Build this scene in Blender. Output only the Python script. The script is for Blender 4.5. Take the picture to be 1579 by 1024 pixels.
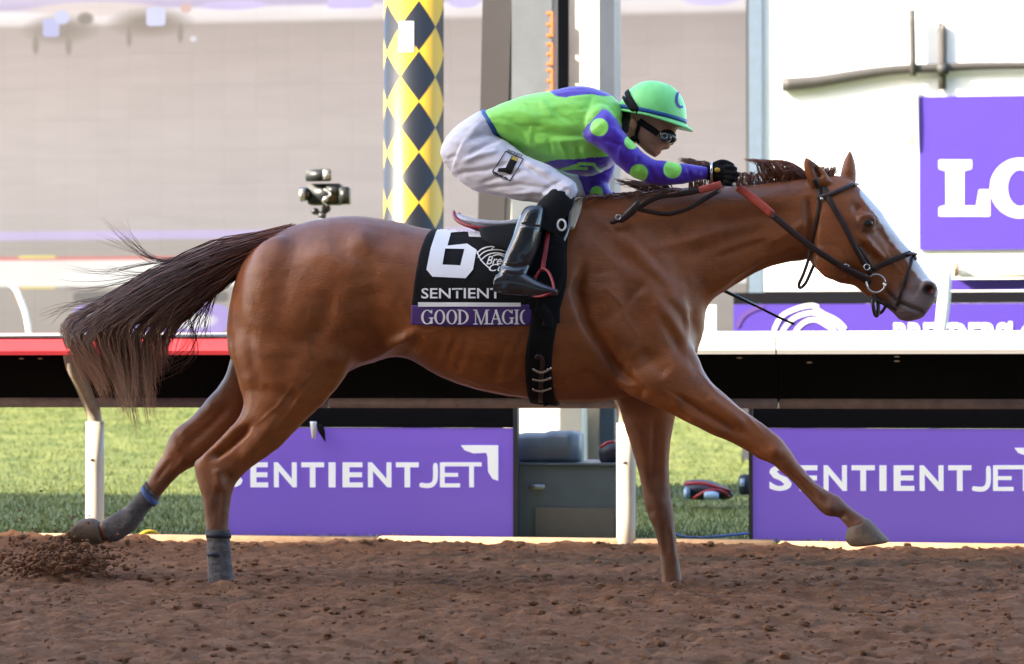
import bpy, bmesh, math, random
import numpy as np
from mathutils import Vector, Matrix
from mathutils.bvhtree import BVHTree
from mathutils.geometry import tessellate_polygon
from mathutils import noise as mnoise
R = math.radians
random.seed(7); rng = np.random.default_rng(7)
for o in list(bpy.data.objects): bpy.data.objects.remove(o)
scene = bpy.context.scene
COL = scene.collection

# ------------------------------------------------------------------ camera
F = 3700.0; W0, H0 = 1579.0, 1024.0
YAW, PITCH = R(8.0), math.atan(68/3700.0)
CAM = Vector((1.347, -9.586, 0.85))
FWD = Vector((-math.sin(YAW)*math.cos(PITCH), math.cos(YAW)*math.cos(PITCH), math.sin(PITCH)))
RIGHT = Vector((math.cos(YAW), math.sin(YAW), 0))
UP = RIGHT.cross(FWD)
cd = bpy.data.cameras.new('camera'); cam = bpy.data.objects.new('camera', cd); COL.objects.link(cam)
cam.location = CAM; cam.rotation_euler = (R(90)+PITCH, 0, YAW)
cd.sensor_width = 36; cd.lens = 36*F/W0; cd.clip_start = .1; cd.clip_end = 3000
cd.dof.use_dof = True; cd.dof.focus_distance = 9.5; cd.dof.aperture_fstop = 4.0
scene.camera = cam
# ------------------------------------------------------------------ sky, sun, exposure
SUN_EL = R(30.5); SUN_AZ = R(58.0)          # azimuth: to the left of straight behind the camera
sun_from = Vector((-math.sin(SUN_AZ)*math.cos(SUN_EL), -math.cos(SUN_AZ)*math.cos(SUN_EL), math.sin(SUN_EL)))
TANE = math.tan(SUN_EL)/math.cos(SUN_AZ)    # slope of the light in the YZ plane
w = bpy.data.worlds.new('World'); scene.world = w; w.use_nodes = True
nt = w.node_tree; bg = nt.nodes['Background']
sky = nt.nodes.new('ShaderNodeTexSky'); sky.sky_type = 'NISHITA'; sky.sun_disc = False
sky.sun_elevation = SUN_EL; sky.sun_rotation = math.atan2(sun_from.x, sun_from.y)
sky.dust_density = 2.0; sky.air_density = 1.0
nt.links.new(sky.outputs[0], bg.inputs[0]); bg.inputs[1].default_value = 0.15
sl = bpy.data.lights.new('sun', 'SUN'); sl.energy = 3.8; sl.angle = R(.5); sl.color = (1, .88, .72)
so = bpy.data.objects.new('sun', sl); COL.objects.link(so)
so.rotation_euler = (-sun_from).to_track_quat('-Z', 'Y').to_euler()
scene.view_settings.view_transform = 'Standard'; scene.view_settings.look = 'None'
scene.view_settings.gamma = 1; scene.view_settings.exposure = 2.4
scene.render.engine = 'CYCLES'
scene.render.resolution_x = 1024; scene.render.resolution_y = 664

# ------------------------------------------------------------------ pixel <-> world
def pray(px, py):
    return FWD + RIGHT*((px-W0/2)/F) + UP*((H0/2-py)/F)
def P(px, py, Y):
    d = pray(px, py); t = (Y-CAM.y)/d.y
    return CAM + d*t
def PD(px, py, D):                       # at depth D along the view axis
    return CAM + pray(px, py)*D
def uv(co):                              # (n,3) -> px
    d = co - np.array(CAM)
    z = d @ np.array(FWD)
    return np.stack([W0/2 + F*(d @ np.array(RIGHT))/z, H0/2 - F*(d @ np.array(UP))/z], 1)
def uvn(co):                             # projection of the near-side mirror image
    c = co.copy(); c[:, 1] = -np.abs(c[:, 1]); return uv(c)

# ------------------------------------------------------------------ materials
def mat(name, col, rough=.6, metal=0, var=0, vscale=8, bump=0, bscale=60, spec=.5, attr=False, coat=0, emit=None, sheen=0, stretch=None):
    m = bpy.data.materials.new(name); m.use_nodes = True
    n, l = m.node_tree.nodes, m.node_tree.links; b = n['Principled BSDF']
    b.inputs['Roughness'].default_value = rough; b.inputs['Metallic'].default_value = metal
    b.inputs['Specular IOR Level'].default_value = spec; b.inputs['Coat Weight'].default_value = coat
    b.inputs['Sheen Weight'].default_value = sheen
    b.inputs['Base Color'].default_value = (*col, 1)
    tc = n.new('ShaderNodeTexCoord'); src = tc.outputs['Object']
    if stretch:
        mp = n.new('ShaderNodeMapping'); mp.inputs['Scale'].default_value = stretch
        l.new(src, mp.inputs[0]); src = mp.outputs[0]
    cur = None
    if attr:
        a = n.new('ShaderNodeAttribute'); a.attribute_name = 'Col'; cur = a.outputs['Color']
    if var:
        tx = n.new('ShaderNodeTexNoise'); tx.inputs['Scale'].default_value = vscale; tx.inputs['Detail'].default_value = 6
        tx.inputs['Roughness'].default_value = .65
        l.new(src, tx.inputs['Vector'])
        mr = n.new('ShaderNodeMapRange'); mr.inputs[1].default_value = .25; mr.inputs[2].default_value = .75
        mr.inputs[3].default_value = 1-var; mr.inputs[4].default_value = 1+var
        l.new(tx.outputs[0], mr.inputs[0])
        mx = n.new('ShaderNodeMix'); mx.data_type = 'RGBA'; mx.blend_type = 'MULTIPLY'; mx.inputs[0].default_value = 1
        if cur: l.new(cur, mx.inputs[6])
        else: mx.inputs[6].default_value = (*col, 1)
        l.new(mr.outputs[0], mx.inputs[7]); cur = mx.outputs[2]
    if cur: l.new(cur, b.inputs['Base Color'])
    if bump:
        t2 = n.new('ShaderNodeTexNoise'); t2.inputs['Scale'].default_value = bscale; t2.inputs['Detail'].default_value = 5
        l.new(src, t2.inputs['Vector'])
        bp = n.new('ShaderNodeBump'); bp.inputs['Strength'].default_value = bump; bp.inputs['Distance'].default_value = .01
        l.new(t2.outputs[0], bp.inputs['Height']); l.new(bp.outputs[0], b.inputs['Normal'])
    if emit:
        b.inputs['Emission Color'].default_value = (*emit[:3], 1); b.inputs['Emission Strength'].default_value = emit[3]
    return m
M = {}
M['coat'] = mat('chestnut_coat', (.2, .07, .025), .42, var=.14, vscale=9, bump=.25, bscale=130, spec=.5, attr=True, sheen=0, stretch=(.35, 1.2, 2.2))
_n = M['coat'].node_tree; _t = _n.nodes.new('ShaderNodeTexNoise'); _t.inputs['Scale'].default_value = 5; _t.inputs['Detail'].default_value = 5
_m = _n.nodes.new('ShaderNodeMapRange'); _m.inputs[3].default_value = .28; _m.inputs[4].default_value = .56; _n.links.new(_t.outputs[0], _m.inputs[0]); _n.links.new(_m.outputs[0], _n.nodes['Principled BSDF'].inputs['Roughness'])
M['hair'] = mat('horse_hair', (.03, .012, .008), .42, attr=True, var=.2, vscale=30)
M['hoof'] = mat('hoof_horn', (.15, .1, .066), .6, var=.35, vscale=25, bump=.3, bscale=60)
M['wrap'] = mat('grey_bandage', (.11, .10, .102), .9, var=.5, vscale=16, bump=.5, bscale=120)
M['dblue'] = mat('blue_tape', (.06, .11, .3), .7, var=.2)
M['eye'] = mat('horse_eye', (.008, .005, .004), .06, coat=1)
M['green'] = mat('green_silk', (.16, .66, .08), .42, var=.06, vscale=10, bump=.12, bscale=45, attr=True, sheen=.2)
M['purple'] = mat('purple_silk', (.07, .013, .38), .42, var=.1, vscale=10, bump=.12, bscale=45, attr=True, sheen=.2)
M['white_cloth'] = mat('white_breeches', (.64, .62, .70), .65, var=.05, vscale=12, bump=.15, bscale=35)
M['boot'] = mat('black_boot_leather', (.015, .018, .024), .16, coat=.7, var=.2, bump=.06, bscale=25)
M['black'] = mat('black_fabric', (.006, .006, .007), .8, var=.3, vscale=25, bump=.25, bscale=200, spec=.2)
M['blackg'] = mat('black_plastic', (.01, .01, .011), .3, var=.2)
M['leather'] = mat('dark_brown_leather', (.028, .014, .012), .38, var=.3, vscale=40, bump=.15, bscale=150)
M['redrub'] = mat('red_rubber_rein', (.48, .075, .05), .6, var=.2, vscale=40, bump=.3, bscale=250)
M['red'] = mat('red_leather', (.27, .014, .024), .4, var=.15)
M['steel'] = mat('steel', (.7, .7, .68), .22, metal=1)
M['white'] = mat('white_print', (.86, .86, .88), .6)
M['skin'] = mat('skin', (.42, .2, .12), .5, var=.12, vscale=25, attr=True)
M['bluetrim'] = mat('blue_trim', (.015, .09, .32), .45)
M['lens'] = mat('goggle_lens', (.02, .018, .015), .05, coat=1)
M['pinkwhite'] = mat('saddle_seat', (.62, .63, .72), .35, var=.05)
M['cream'] = mat('cream_pad', (.62, .52, .38), .8, var=.15, bump=.3, bscale=100)
M['clothpurple'] = mat('purple_cloth_band', (.075, .03, .2), .75, var=.1, bump=.1, bscale=200)
M['railwhite'] = mat('white_rail_plastic', (.8, .79, .77), .4, var=.05, vscale=3)
M['railred'] = mat('red_rail_plastic', (.68, .055, .075), .4, var=.08, vscale=3)
M['railblack'] = mat('black_rail_skirt', (.006, .0065, .005), .8, var=.3, vscale=4, bump=.1, spec=.12)
M['trim'] = mat('weathered_trim', (.22, .17, .17), .6, var=.35, vscale=12, bump=.2)
M['goose'] = mat('grey_brown_bracket', (.36, .3, .24), .5, var=.25, vscale=15, metal=.2)  # grey-brown, darker than the post paint
M['post'] = mat('white_post_paint', (.62, .56, .46), .45, var=.1, vscale=6, bump=.05)
M['board'] = mat('purple_board_glow', (.25, .14, .66), .45, var=.03, vscale=2, emit=(.26, .15, 1, .045))  # assumed backlight: glow added to brighten the board face
M['whiteglow'] = mat('white_glow_print', (.86, .86, .88), .6, emit=(.9, .92, 1, .09))  # letters carry an added glow to whiten them
M['banner'] = mat('deep_purple_vinyl', (.06, .03, .28), .5, var=.05, vscale=1.5)
M['boardblack'] = mat('black_board_header', (.004, .004, .007), .8, spec=.15)
M['boardframe'] = mat('dark_frame', (.05, .05, .06), .5)
M['kerb'] = mat('timber_edging', (.48, .30, .17), .8, var=.3, vscale=9, bump=.4, bscale=30)
M['cab'] = mat('grey_blue_cabinet', (.10, .13, .16), .5, var=.18, vscale=5, bump=.05)
M['cabgrey'] = mat('warm_grey_panel', (.17, .15, .145), .6, var=.12, vscale=5)
M['coldark'] = mat('dark_grey_column', (.03, .027, .029), .6, var=.12, vscale=3)
M['colgrey'] = mat('light_grey_column', (.13, .145, .16), .5, var=.15, vscale=4)
M['colcream'] = mat('cream_column', (.75, .68, .55), .5, var=.08, vscale=3)
M['colblue'] = mat('blue_grey_column', (.06, .075, .1), .5, var=.15, vscale=3)
M['orange'] = mat('orange_led_digit', (.3, .06, .01), .5, emit=(1, .16, .03, .5))
M['wall'] = mat('white_wall', (.8, .79, .76), .6, var=.04, vscale=1.5)
M['wallgrey'] = mat('grey_fixture_shadow', (.05, .046, .043), .6, var=.15)  # shared by wall fixtures and the modelled wall shadows
M['frameblue'] = mat('blue_grey_frame', (.11, .15, .2), .5, var=.1)
M['bag'] = mat('dark_bag', (.015, .018, .035), .6, var=.3)
M['bagblue'] = mat('pale_blue_plastic', (.25, .38, .55), .4)
M['cable'] = mat('blue_cable', (.09, .16, .42), .5)
M['hose'] = mat('yellow_hose', (.6, .38, .02), .45)
M['camera'] = mat('camera_body', (.02, .024, .026), .4, var=.3)
M['camgrey'] = mat('camera_metal', (.35, .36, .36), .4, metal=.6)
M['stand'] = mat('grandstand_paint', (.40, .39, .40), .7, var=.1, vscale=.5)
M['screenframe'] = mat('screen_frame', (.03, .03, .03), .6)

# ------------------------------------------------------------------ object helpers
def props(o, label=None, cat=None, group=None, kind=None):
    if label: o['label'] = label
    if cat: o['category'] = cat
    if group: o['group'] = group
    if kind: o['kind'] = kind
    return o
def link(name, me, material=None, parent=None, **k):
    o = bpy.data.objects.new(name, me); COL.objects.link(o)
    if material is not None: me.materials.append(material)
    if parent is not None: o.parent = parent
    return props(o, **k)
def empty(name, **k):
    o = bpy.data.objects.new(name, None); COL.objects.link(o); return props(o, **k)
def mesh(name, v, f, smooth=True):
    me = bpy.data.meshes.new(name); me.from_pydata([tuple(p) for p in v], [], f); me.update()
    if smooth: me.polygons.foreach_set('use_smooth', [True]*len(me.polygons))
    return me
def mk(name, vf, material, parent=None, smooth=True, **k):
    return link(name, vf if isinstance(vf, bpy.types.Mesh) else mesh(name, vf[0], vf[1], smooth), material, parent, **k)
def join(*vfs):
    V, Fc = [], []
    for v, f in vfs:
        n = len(V); V += [tuple(p) for p in v]; Fc += [tuple(i+n for i in q) for q in f]
    return V, Fc
def co_of(me):
    a = np.empty(len(me.vertices)*3); me.vertices.foreach_get('co', a); return a.reshape(-1, 3)
def no_of(me):
    a = np.empty(len(me.vertices)*3, dtype=np.float32); me.vertex_normals.foreach_get('vector', a); return a.reshape(-1, 3).astype(float)
def set_co(me, c): me.vertices.foreach_set('co', c.ravel()); me.update()
def paint(me, cols):
    a = me.color_attributes.new('Col', 'FLOAT_COLOR', 'POINT')
    a.data.foreach_set('color', np.concatenate([cols, np.ones((len(cols), 1))], 1).astype(np.float32).ravel())
def box(c, s, bev=0):
    bm = bmesh.new(); bmesh.ops.create_cube(bm, size=1)
    bmesh.ops.scale(bm, vec=s, verts=bm.verts); bmesh.ops.translate(bm, vec=c, verts=bm.verts)
    if bev: bmesh.ops.bevel(bm, geom=bm.edges[:], offset=bev, segments=2, affect='EDGES')
    bm.verts.ensure_lookup_table(); r = [v.co.copy() for v in bm.verts], [tuple(v.index for v in f.verts) for f in bm.faces]
    bm.verts.index_update(); r = [v.co.copy() for v in bm.verts], [tuple(v.index for v in f.verts) for f in bm.faces]
    bm.free(); return r
def bspan(x0, x1, y0, y1, z0, z1, bev=0): return box(((x0+x1)/2, (y0+y1)/2, (z0+z1)/2), (x1-x0, y1-y0, z1-z0), bev)
def pxbox(px0, px1, py0, py1, Y, depth, bev=0):    # box whose front face fills those pixels on the plane Y
    a, b = P(px0, (py0+py1)/2, Y), P(px1, (py0+py1)/2, Y); m = (px0+px1)/2
    return bspan(a.x, b.x, Y, Y+depth, P(m, py1, Y).z, P(m, py0, Y).z, bev)
def catmull(A, k):
    A = np.array(A, float); n = len(A); out = []
    for i in range(n-1):
        p0, p1, p2, p3 = A[max(i-1, 0)], A[i], A[i+1], A[min(i+2, n-1)]
        for j in range(k):
            t = j/k
            out.append(.5*((2*p1)+(-p0+p2)*t+(2*p0-5*p1+4*p2-p3)*t*t+(-p0+3*p1-3*p2+p3)*t**3))
    out.append(A[-1]); return np.array(out)
def loft(st, k=4, N=24, e=2.15):
    """stations (ax,ay,bx,by,Y,hw): an oval ring between two outline pixels on the plane Y, hw deep to each side"""
    S = catmull(st, k); V, Fc = [], []
    for ax, ay, bx, by, Y, hw in S:
        a, b = P(ax, ay, Y), P(bx, by, Y); c = (a+b)/2; h = (a-b)/2
        for i in range(N):
            t = 2*math.pi*i/N; cs, sn = math.cos(t), math.sin(t)
            cs = math.copysign(abs(cs)**(2/e), cs); sn = math.copysign(abs(sn)**(2/e), sn)
            V.append(c + h*cs + Vector((0, hw*sn, 0)))
    n = len(S)
    for i in range(n-1):
        for j in range(N):
            Fc.append((i*N+j, i*N+(j+1) % N, (i+1)*N+(j+1) % N, (i+1)*N+j))
    Fc.append(tuple(range(N))[::-1]); Fc.append(tuple((n-1)*N+j for j in range(N)))
    return V, Fc
def ellipsoid(c, r, rot=None, seg=20, ring=12):
    bm = bmesh.new(); bmesh.ops.create_uvsphere(bm, u_segments=seg, v_segments=ring, radius=1)
    bm.verts.index_update()
    m = rot if rot else Matrix.Identity(3)
    V = [Vector(c) + m @ Vector((v.co.x*r[0], v.co.y*r[1], v.co.z*r[2])) for v in bm.verts]
    Fc = [tuple(v.index for v in f.verts) for f in bm.faces]; bm.free(); return V, Fc
def tube(pts, rad, N=8, flat=1.0, nrm=None, k=1):
    """tube along points; flat<1 squashes it along the normals nrm (straps)"""
    pts = [Vector(p) for p in pts]; n = len(pts)
    if not hasattr(rad, '__len__'): rad = [rad]*n
    if k > 1:
        A = catmull([[*p, r] + (list(nrm[i]) if nrm else []) for i, (p, r) in enumerate(zip(pts, rad))], k)
        pts = [Vector(a[:3]) for a in A]; rad = [a[3] for a in A]; n = len(pts)
        if nrm: nrm = [Vector(a[4:7]).normalized() for a in A]
    V, Fc = [], []; ref = None
    for i in range(n):
        t = (pts[min(i+1, n-1)] - pts[max(i-1, 0)]).normalized()
        if nrm: u = Vector(nrm[i])
        else: u = ref if ref else (Vector((0, 0, 1)) if abs(t.z) < .9 else Vector((1, 0, 0)))
        u = (u - t*u.dot(t)).normalized(); ref = u; s = t.cross(u)
        for j in range(N):
            a = 2*math.pi*j/N; V.append(pts[i] + u*(math.cos(a)*rad[i]*flat) + s*(math.sin(a)*rad[i]))
    for i in range(n-1):
        for j in range(N): Fc.append((i*N+j, i*N+(j+1) % N, (i+1)*N+(j+1) % N, (i+1)*N+j))
    Fc.append(tuple(range(N))[::-1]); Fc.append(tuple((n-1)*N+j for j in range(N)))
    return V, Fc
def remesh(name, parts, vox, it=6, fac=.5):
    v, f = join(*parts); me = mesh(name, v, f)
    o = bpy.data.objects.new('tmp', me); COL.objects.link(o)
    bm = bmesh.new(); bm.from_mesh(me); bmesh.ops.recalc_face_normals(bm, faces=bm.faces); bm.to_mesh(me); bm.free()
    r = o.modifiers.new('r', 'REMESH'); r.mode = 'VOXEL'; r.voxel_size = vox
    if it:
        s = o.modifiers.new('s', 'SMOOTH'); s.factor = fac; s.iterations = it
    dg = bpy.context.evaluated_depsgraph_get(); dg.update()
    res = bpy.data.meshes.new_from_object(o.evaluated_get(dg)); res.name = name
    bpy.data.objects.remove(o); bpy.data.meshes.remove(me)
    res.polygons.foreach_set('use_smooth', [True]*len(res.polygons)); res.update()
    return res
def dist_poly(U, poly):
    d = np.full(len(U), 1e9); best = np.zeros(len(U)); n = len(poly)-1
    for i in range(n):
        a, b = np.array(poly[i], float), np.array(poly[i+1], float); ab = b-a
        t = np.clip(((U-a) @ ab)/(ab @ ab), 0, 1)
        q = np.linalg.norm(U-(a+t[:, None]*ab), axis=1); m = q < d
        d[m] = q[m]; best[m] = ((i+t)/n)[m]
    return d, best
def strokes(me, L, mirror=True, gain=1.0):
    """push the surface in and out along drawn muscle lines: (polyline px, width px, metres)"""
    c = co_of(me); n = no_of(me); U = uvn(c) if mirror else uv(c); tot = np.zeros(len(c))
    wgt = np.clip(np.abs(n[:, 1])*1.5, 0, 1)
    for st in L:
        poly, wd, amp = st[:3]
        if len(poly) == 1: d = np.linalg.norm(U-np.array(poly[0], float), axis=1); tp = 1
        else:
            d, t = dist_poly(U, poly); tp = np.clip(np.minimum(t, 1-t)*5+.15, 0, 1)
        g = np.exp(-(d/wd)**2)*amp*tp*gain
        if len(st) > 3: g = g*np.where(c[:, 1] < st[3][1], 1, 0)*np.where(c[:, 1] > st[3][0], 1, 0)
        tot += g
    set_co(me, c + n*(tot*wgt)[:, None])
def inside(U, poly):
    r = np.zeros(len(U), bool); p = np.array(poly, float); j = len(p)-1
    for i in range(len(p)):
        cnd = ((p[i, 1] > U[:, 1]) != (p[j, 1] > U[:, 1]))
        x = (p[j, 0]-p[i, 0])*(U[:, 1]-p[i, 1])/(p[j, 1]-p[i, 1]+1e-12)+p[i, 0]
        r ^= cnd & (U[:, 0] < x); j = i
    return r
def bvh_of(*objs):
    V, Fc = [], []
    for o in objs:
        me = o.data if hasattr(o, 'data') else o
        n = len(V); V += [v.co.copy() for v in me.vertices]; Fc += [tuple(i+n for i in p.vertices) for p in me.polygons]
    return BVHTree.FromPolygons(V, Fc)
def hit(b, px, py, off=.004):
    h = b.ray_cast(CAM, pray(px, py).normalized())
    if h[0] is None: return None, None
    n = h[1] if h[1].dot(pray(px, py)) < 0 else -h[1]
    return h[0] + n*off, n
# ---- flat lettering in pixel space: lists of (points2d, tris)
def fill(loops):
    L3 = [[Vector((x, y, 0)) for x, y in lp] for lp in loops]
    return [tuple(p) for lp in loops for p in lp], [tuple(t) for t in tessellate_polygon(L3)]
def text2d(s, x0, x1, y0, y1, bold=0, shear=0):
    c = bpy.data.curves.new('t', 'FONT'); c.body = s; c.size = 1; c.offset = bold; c.resolution_u = 3; c.shear = shear
    o = bpy.data.objects.new('t', c); COL.objects.link(o); dg = bpy.context.evaluated_depsgraph_get(); dg.update()
    me = bpy.data.meshes.new_from_object(o.evaluated_get(dg)); a = co_of(me)[:, :2]
    fs = [tuple(p.vertices) for p in me.polygons]
    bpy.data.objects.remove(o); bpy.data.meshes.remove(me)
    mn, mx = a.min(0), a.max(0)
    a = (a-mn)/(mx-mn); return [(x0+(x1-x0)*p[0], y1-(y1-y0)*p[1]) for p in a], fs
def line2d(a, b, wa, wb=None):
    wb = wa if wb is None else wb; a, b = np.array(a, float), np.array(b, float); d = (b-a)/np.linalg.norm(b-a); n = np.array([-d[1], d[0]])
    return [tuple(a+n*wa/2), tuple(b+n*wb/2), tuple(b-n*wb/2), tuple(a-n*wa/2)], [(0, 1, 2, 3)]
def poly2d(pts, wd, k=4):
    A = catmull(pts, k) if k > 1 else np.array(pts, float); n = len(A); V, Fc = [], []
    for i in range(n):
        t = A[min(i+1, n-1)]-A[max(i-1, 0)]; t = t/(np.linalg.norm(t)+1e-9); m = np.array([-t[1], t[0]])
        ww = wd*(1 if 0 < i < n-1 else .6); V += [tuple(A[i]+m*ww/2), tuple(A[i]-m*ww/2)]
    for i in range(n-1): Fc.append((2*i, 2*i+1, 2*i+3, 2*i+2))
    return V, Fc
def ring2d(cx, cy, rx, ry, tx, ty, a0=0, a1=360, n=28):
    V, Fc = [], []
    for i in range(n+1):
        a = R(a0+(a1-a0)*i/n); V += [(cx+rx*math.cos(a), cy-ry*math.sin(a)), (cx+(rx-tx)*math.cos(a), cy-(ry-ty)*math.sin(a))]
    for i in range(n): Fc.append((2*i, 2*i+1, 2*i+3, 2*i+2))
    return V, Fc
def shapes3d(shapes, place, maxlen=None):
    V, Fc = [], []
    for si, (v, f) in enumerate(shapes):
        bm = bmesh.new(); vs = [bm.verts.new((x, y, 0)) for x, y in v]
        for q in f:
            try: bm.faces.new([vs[i] for i in q])
            except ValueError: pass
        if maxlen:
            bmesh.ops.triangulate(bm, faces=bm.faces)
            for _ in range(4):
                E = [e for e in bm.edges if e.calc_length() > maxlen]
                if not E: break
                bmesh.ops.subdivide_edges(bm, edges=E, cuts=1); bmesh.ops.triangulate(bm, faces=bm.faces)
        bm.verts.index_update(); n = len(V); pos = [place(q.co.x, q.co.y, si) for q in bm.verts]
        V += [p if p else Vector((0, 0, -9)) for p in pos]
        for q in bm.faces:
            if all(pos[x.index] for x in q.verts): Fc.append(tuple(x.index+n for x in q.verts))
        bm.free()
    used = sorted({i for f in Fc for i in f}); mp = {a: b for b, a in enumerate(used)}
    return [V[i] for i in used], [tuple(mp[i] for i in f) for f in Fc]
def decal(name, shapes, b, material, parent, off=.002, maxlen=5):
    return mk(name, shapes3d(shapes, lambda x, y, i: hit(b, x, y, off+.0003*i)[0], maxlen), material, parent)
def sign(name, shapes, Y, material, parent, step=.0004):
    return mk(name, shapes3d(shapes, lambda x, y, i: P(x, y, Y-step*i)), material, parent, smooth=False)
# ---- fast lattice noise
def vnoise(x, y, seed=0):
    def h(i, j):
        n = (i*374761393 + j*668265263 + seed*1442695041) & 0x7fffffff
        n = ((n ^ (n >> 13))*1274126177) & 0x7fffffff
        return ((n ^ (n >> 16)) & 0xffff)/65535.0
    xi, yi = np.floor(x).astype(np.int64), np.floor(y).astype(np.int64); fx, fy = x-xi, y-yi
    fx = fx*fx*(3-2*fx); fy = fy*fy*(3-2*fy)
    return (h(xi, yi)*(1-fx)+h(xi+1, yi)*fx)*(1-fy)+(h(xi, yi+1)*(1-fx)+h(xi+1, yi+1)*fx)*fy
def pnoise(x, y, seed=0, oct=3):
    a = np.array([mnoise.fractal(Vector((p, q, seed*7.31)), 1.0, 2.0, oct) for p, q in zip(np.asarray(x, float).tolist(), np.asarray(y, float).tolist())])
    return a*.5+.5
def lerp(a, b, t): return a+(b-a)*t
# =================================================================== THE SETTING
YE = 2.26                                     # far edge of the dirt
def dirt_mat():
    m = bpy.data.materials.new('track_dirt'); m.use_nodes = True; n, l = m.node_tree.nodes, m.node_tree.links; b = n['Principled BSDF']
    g = n.new('ShaderNodeNewGeometry'); 
    t = n.new('ShaderNodeTexNoise'); t.inputs['Scale'].default_value = 9; t.inputs['Detail'].default_value = 9; t.inputs['Roughness'].default_value = .7
    mp = n.new('ShaderNodeMapping'); mp.inputs['Scale'].default_value = (.6, 1.3, 1.3); l.new(g.outputs['Position'], mp.inputs[0]); l.new(mp.outputs[0], t.inputs['Vector'])
    r = n.new('ShaderNodeValToRGB'); r.color_ramp.elements[0].position = .3; r.color_ramp.elements[1].position = .75
    r.color_ramp.elements[0].color = (.10, .046, .024, 1); r.color_ramp.elements[1].color = (.30, .152, .084, 1); l.new(t.outputs[0], r.inputs[0])
    a = n.new('ShaderNodeAttribute'); a.attribute_name = 'Col'
    mx = n.new('ShaderNodeMix'); mx.data_type = 'RGBA'; l.new(a.outputs['Fac'], mx.inputs[0]); l.new(r.outputs[0], mx.inputs[6]); 
    m2 = n.new('ShaderNodeMix'); m2.data_type = 'RGBA'; m2.blend_type = 'MULTIPLY'; m2.inputs[0].default_value = 1; l.new(r.outputs[0], m2.inputs[6]); m2.inputs[7].default_value = (.55, .68, .76, 1)
    l.new(m2.outputs[2], mx.inputs[7]); l.new(mx.outputs[2], b.inputs['Base Color'])
    b.inputs['Roughness'].default_value = .95; b.inputs['Specular IOR Level'].default_value = .15
    t2 = n.new('ShaderNodeTexNoise'); t2.inputs['Scale'].default_value = 120; t2.inputs['Detail'].default_value = 6; l.new(g.outputs['Position'], t2.inputs['Vector'])
    bp = n.new('ShaderNodeBump'); bp.inputs['Strength'].default_value = .6; bp.inputs['Distance'].default_value = .012; l.new(t2.outputs[0], bp.inputs['Height']); l.new(bp.outputs[0], b.inputs['Normal'])
    return m
M['dirt'] = dirt_mat()
def dirt_h(x, y):
    h = .030*(vnoise(x*2.2, y*3.6, 1)-.5)+.018*(vnoise(x*6, y*10, 2)-.5)+.020*(vnoise(x*13+3*vnoise(x*3, y*3, 8), y*21, 3)-.5)
    h += .030*(vnoise(x*20+2*vnoise(x*9, y*9, 9), y*56, 4)-.5)+.012*(vnoise(x*70, y*90, 5)-.5)
    h += .034*np.exp(-((y-2.02-.12*(vnoise(x*1.3, 0*x, 6)-.5))/.16)**2)*(.4+.9*vnoise(x*3, y*2, 7))
    for hx_, hy_ in HOOF:
        r = np.hypot(x-hx_, (y-hy_)*1.1); h += .016*np.exp(-((r-.095)/.035)**2)*(.5+vnoise(x*22, y*22, 12))-.03*np.exp(-(r/.07)**2)
    return h
HOOF = [(P(344, 905, -.15).x, -.15), (P(1037, 903, .14).x, .14)]
nx, ny = 520, 470
gx = np.linspace(-4.2, 4.2, nx); gy = -4.8+(YE+4.8)*np.linspace(0, 1, ny)
X, Y = np.meshgrid(gx, gy); Z = dirt_h(X, Y); Z *= np.clip((YE-Y)/.12, 0, 1)*np.clip((X+4.2)/.3, 0, 1)*np.clip((4.2-X)/.3, 0, 1)*np.clip((Y+4.8)/.3, 0, 1)
V = np.stack([X.ravel(), Y.ravel(), Z.ravel()], 1)
idx = np.arange(nx*ny).reshape(ny, nx); q = np.stack([idx[:-1, :-1], idx[:-1, 1:], idx[1:, 1:], idx[1:, :-1]], -1).reshape(-1, 4)
me = bpy.data.meshes.new('dirt_track'); me.from_pydata(V.tolist(), [], q.tolist()); me.polygons.foreach_set('use_smooth', [True]*len(q))
grey_dirt = np.clip(1.25-np.abs(V[:, 1]-1.45-.16*(vnoise(V[:, 0]*1.4, V[:, 1]*0+3, 21)-.5))/.30, 0, 1)*np.clip((V[:, 0]+.9)/.8+(vnoise(V[:, 0]*4, V[:, 1]*9, 22)-.5)*1.4, 0, 1)  # mask for greyer, darker dirt: one band plus scattered patches
grey_dirt = np.clip(grey_dirt*(.55+.9*vnoise(V[:, 0]*8, V[:, 1]*14, 23)), 0, 1)
grey_dirt = np.maximum(grey_dirt, np.clip((vnoise(V[:, 0]*3.2, V[:, 1]*6, 24)-.78)*4, 0, .7))
paint(me, np.repeat(grey_dirt[:, None], 3, 1)); link('dirt_track', me, M['dirt'], kind='structure')
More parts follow.
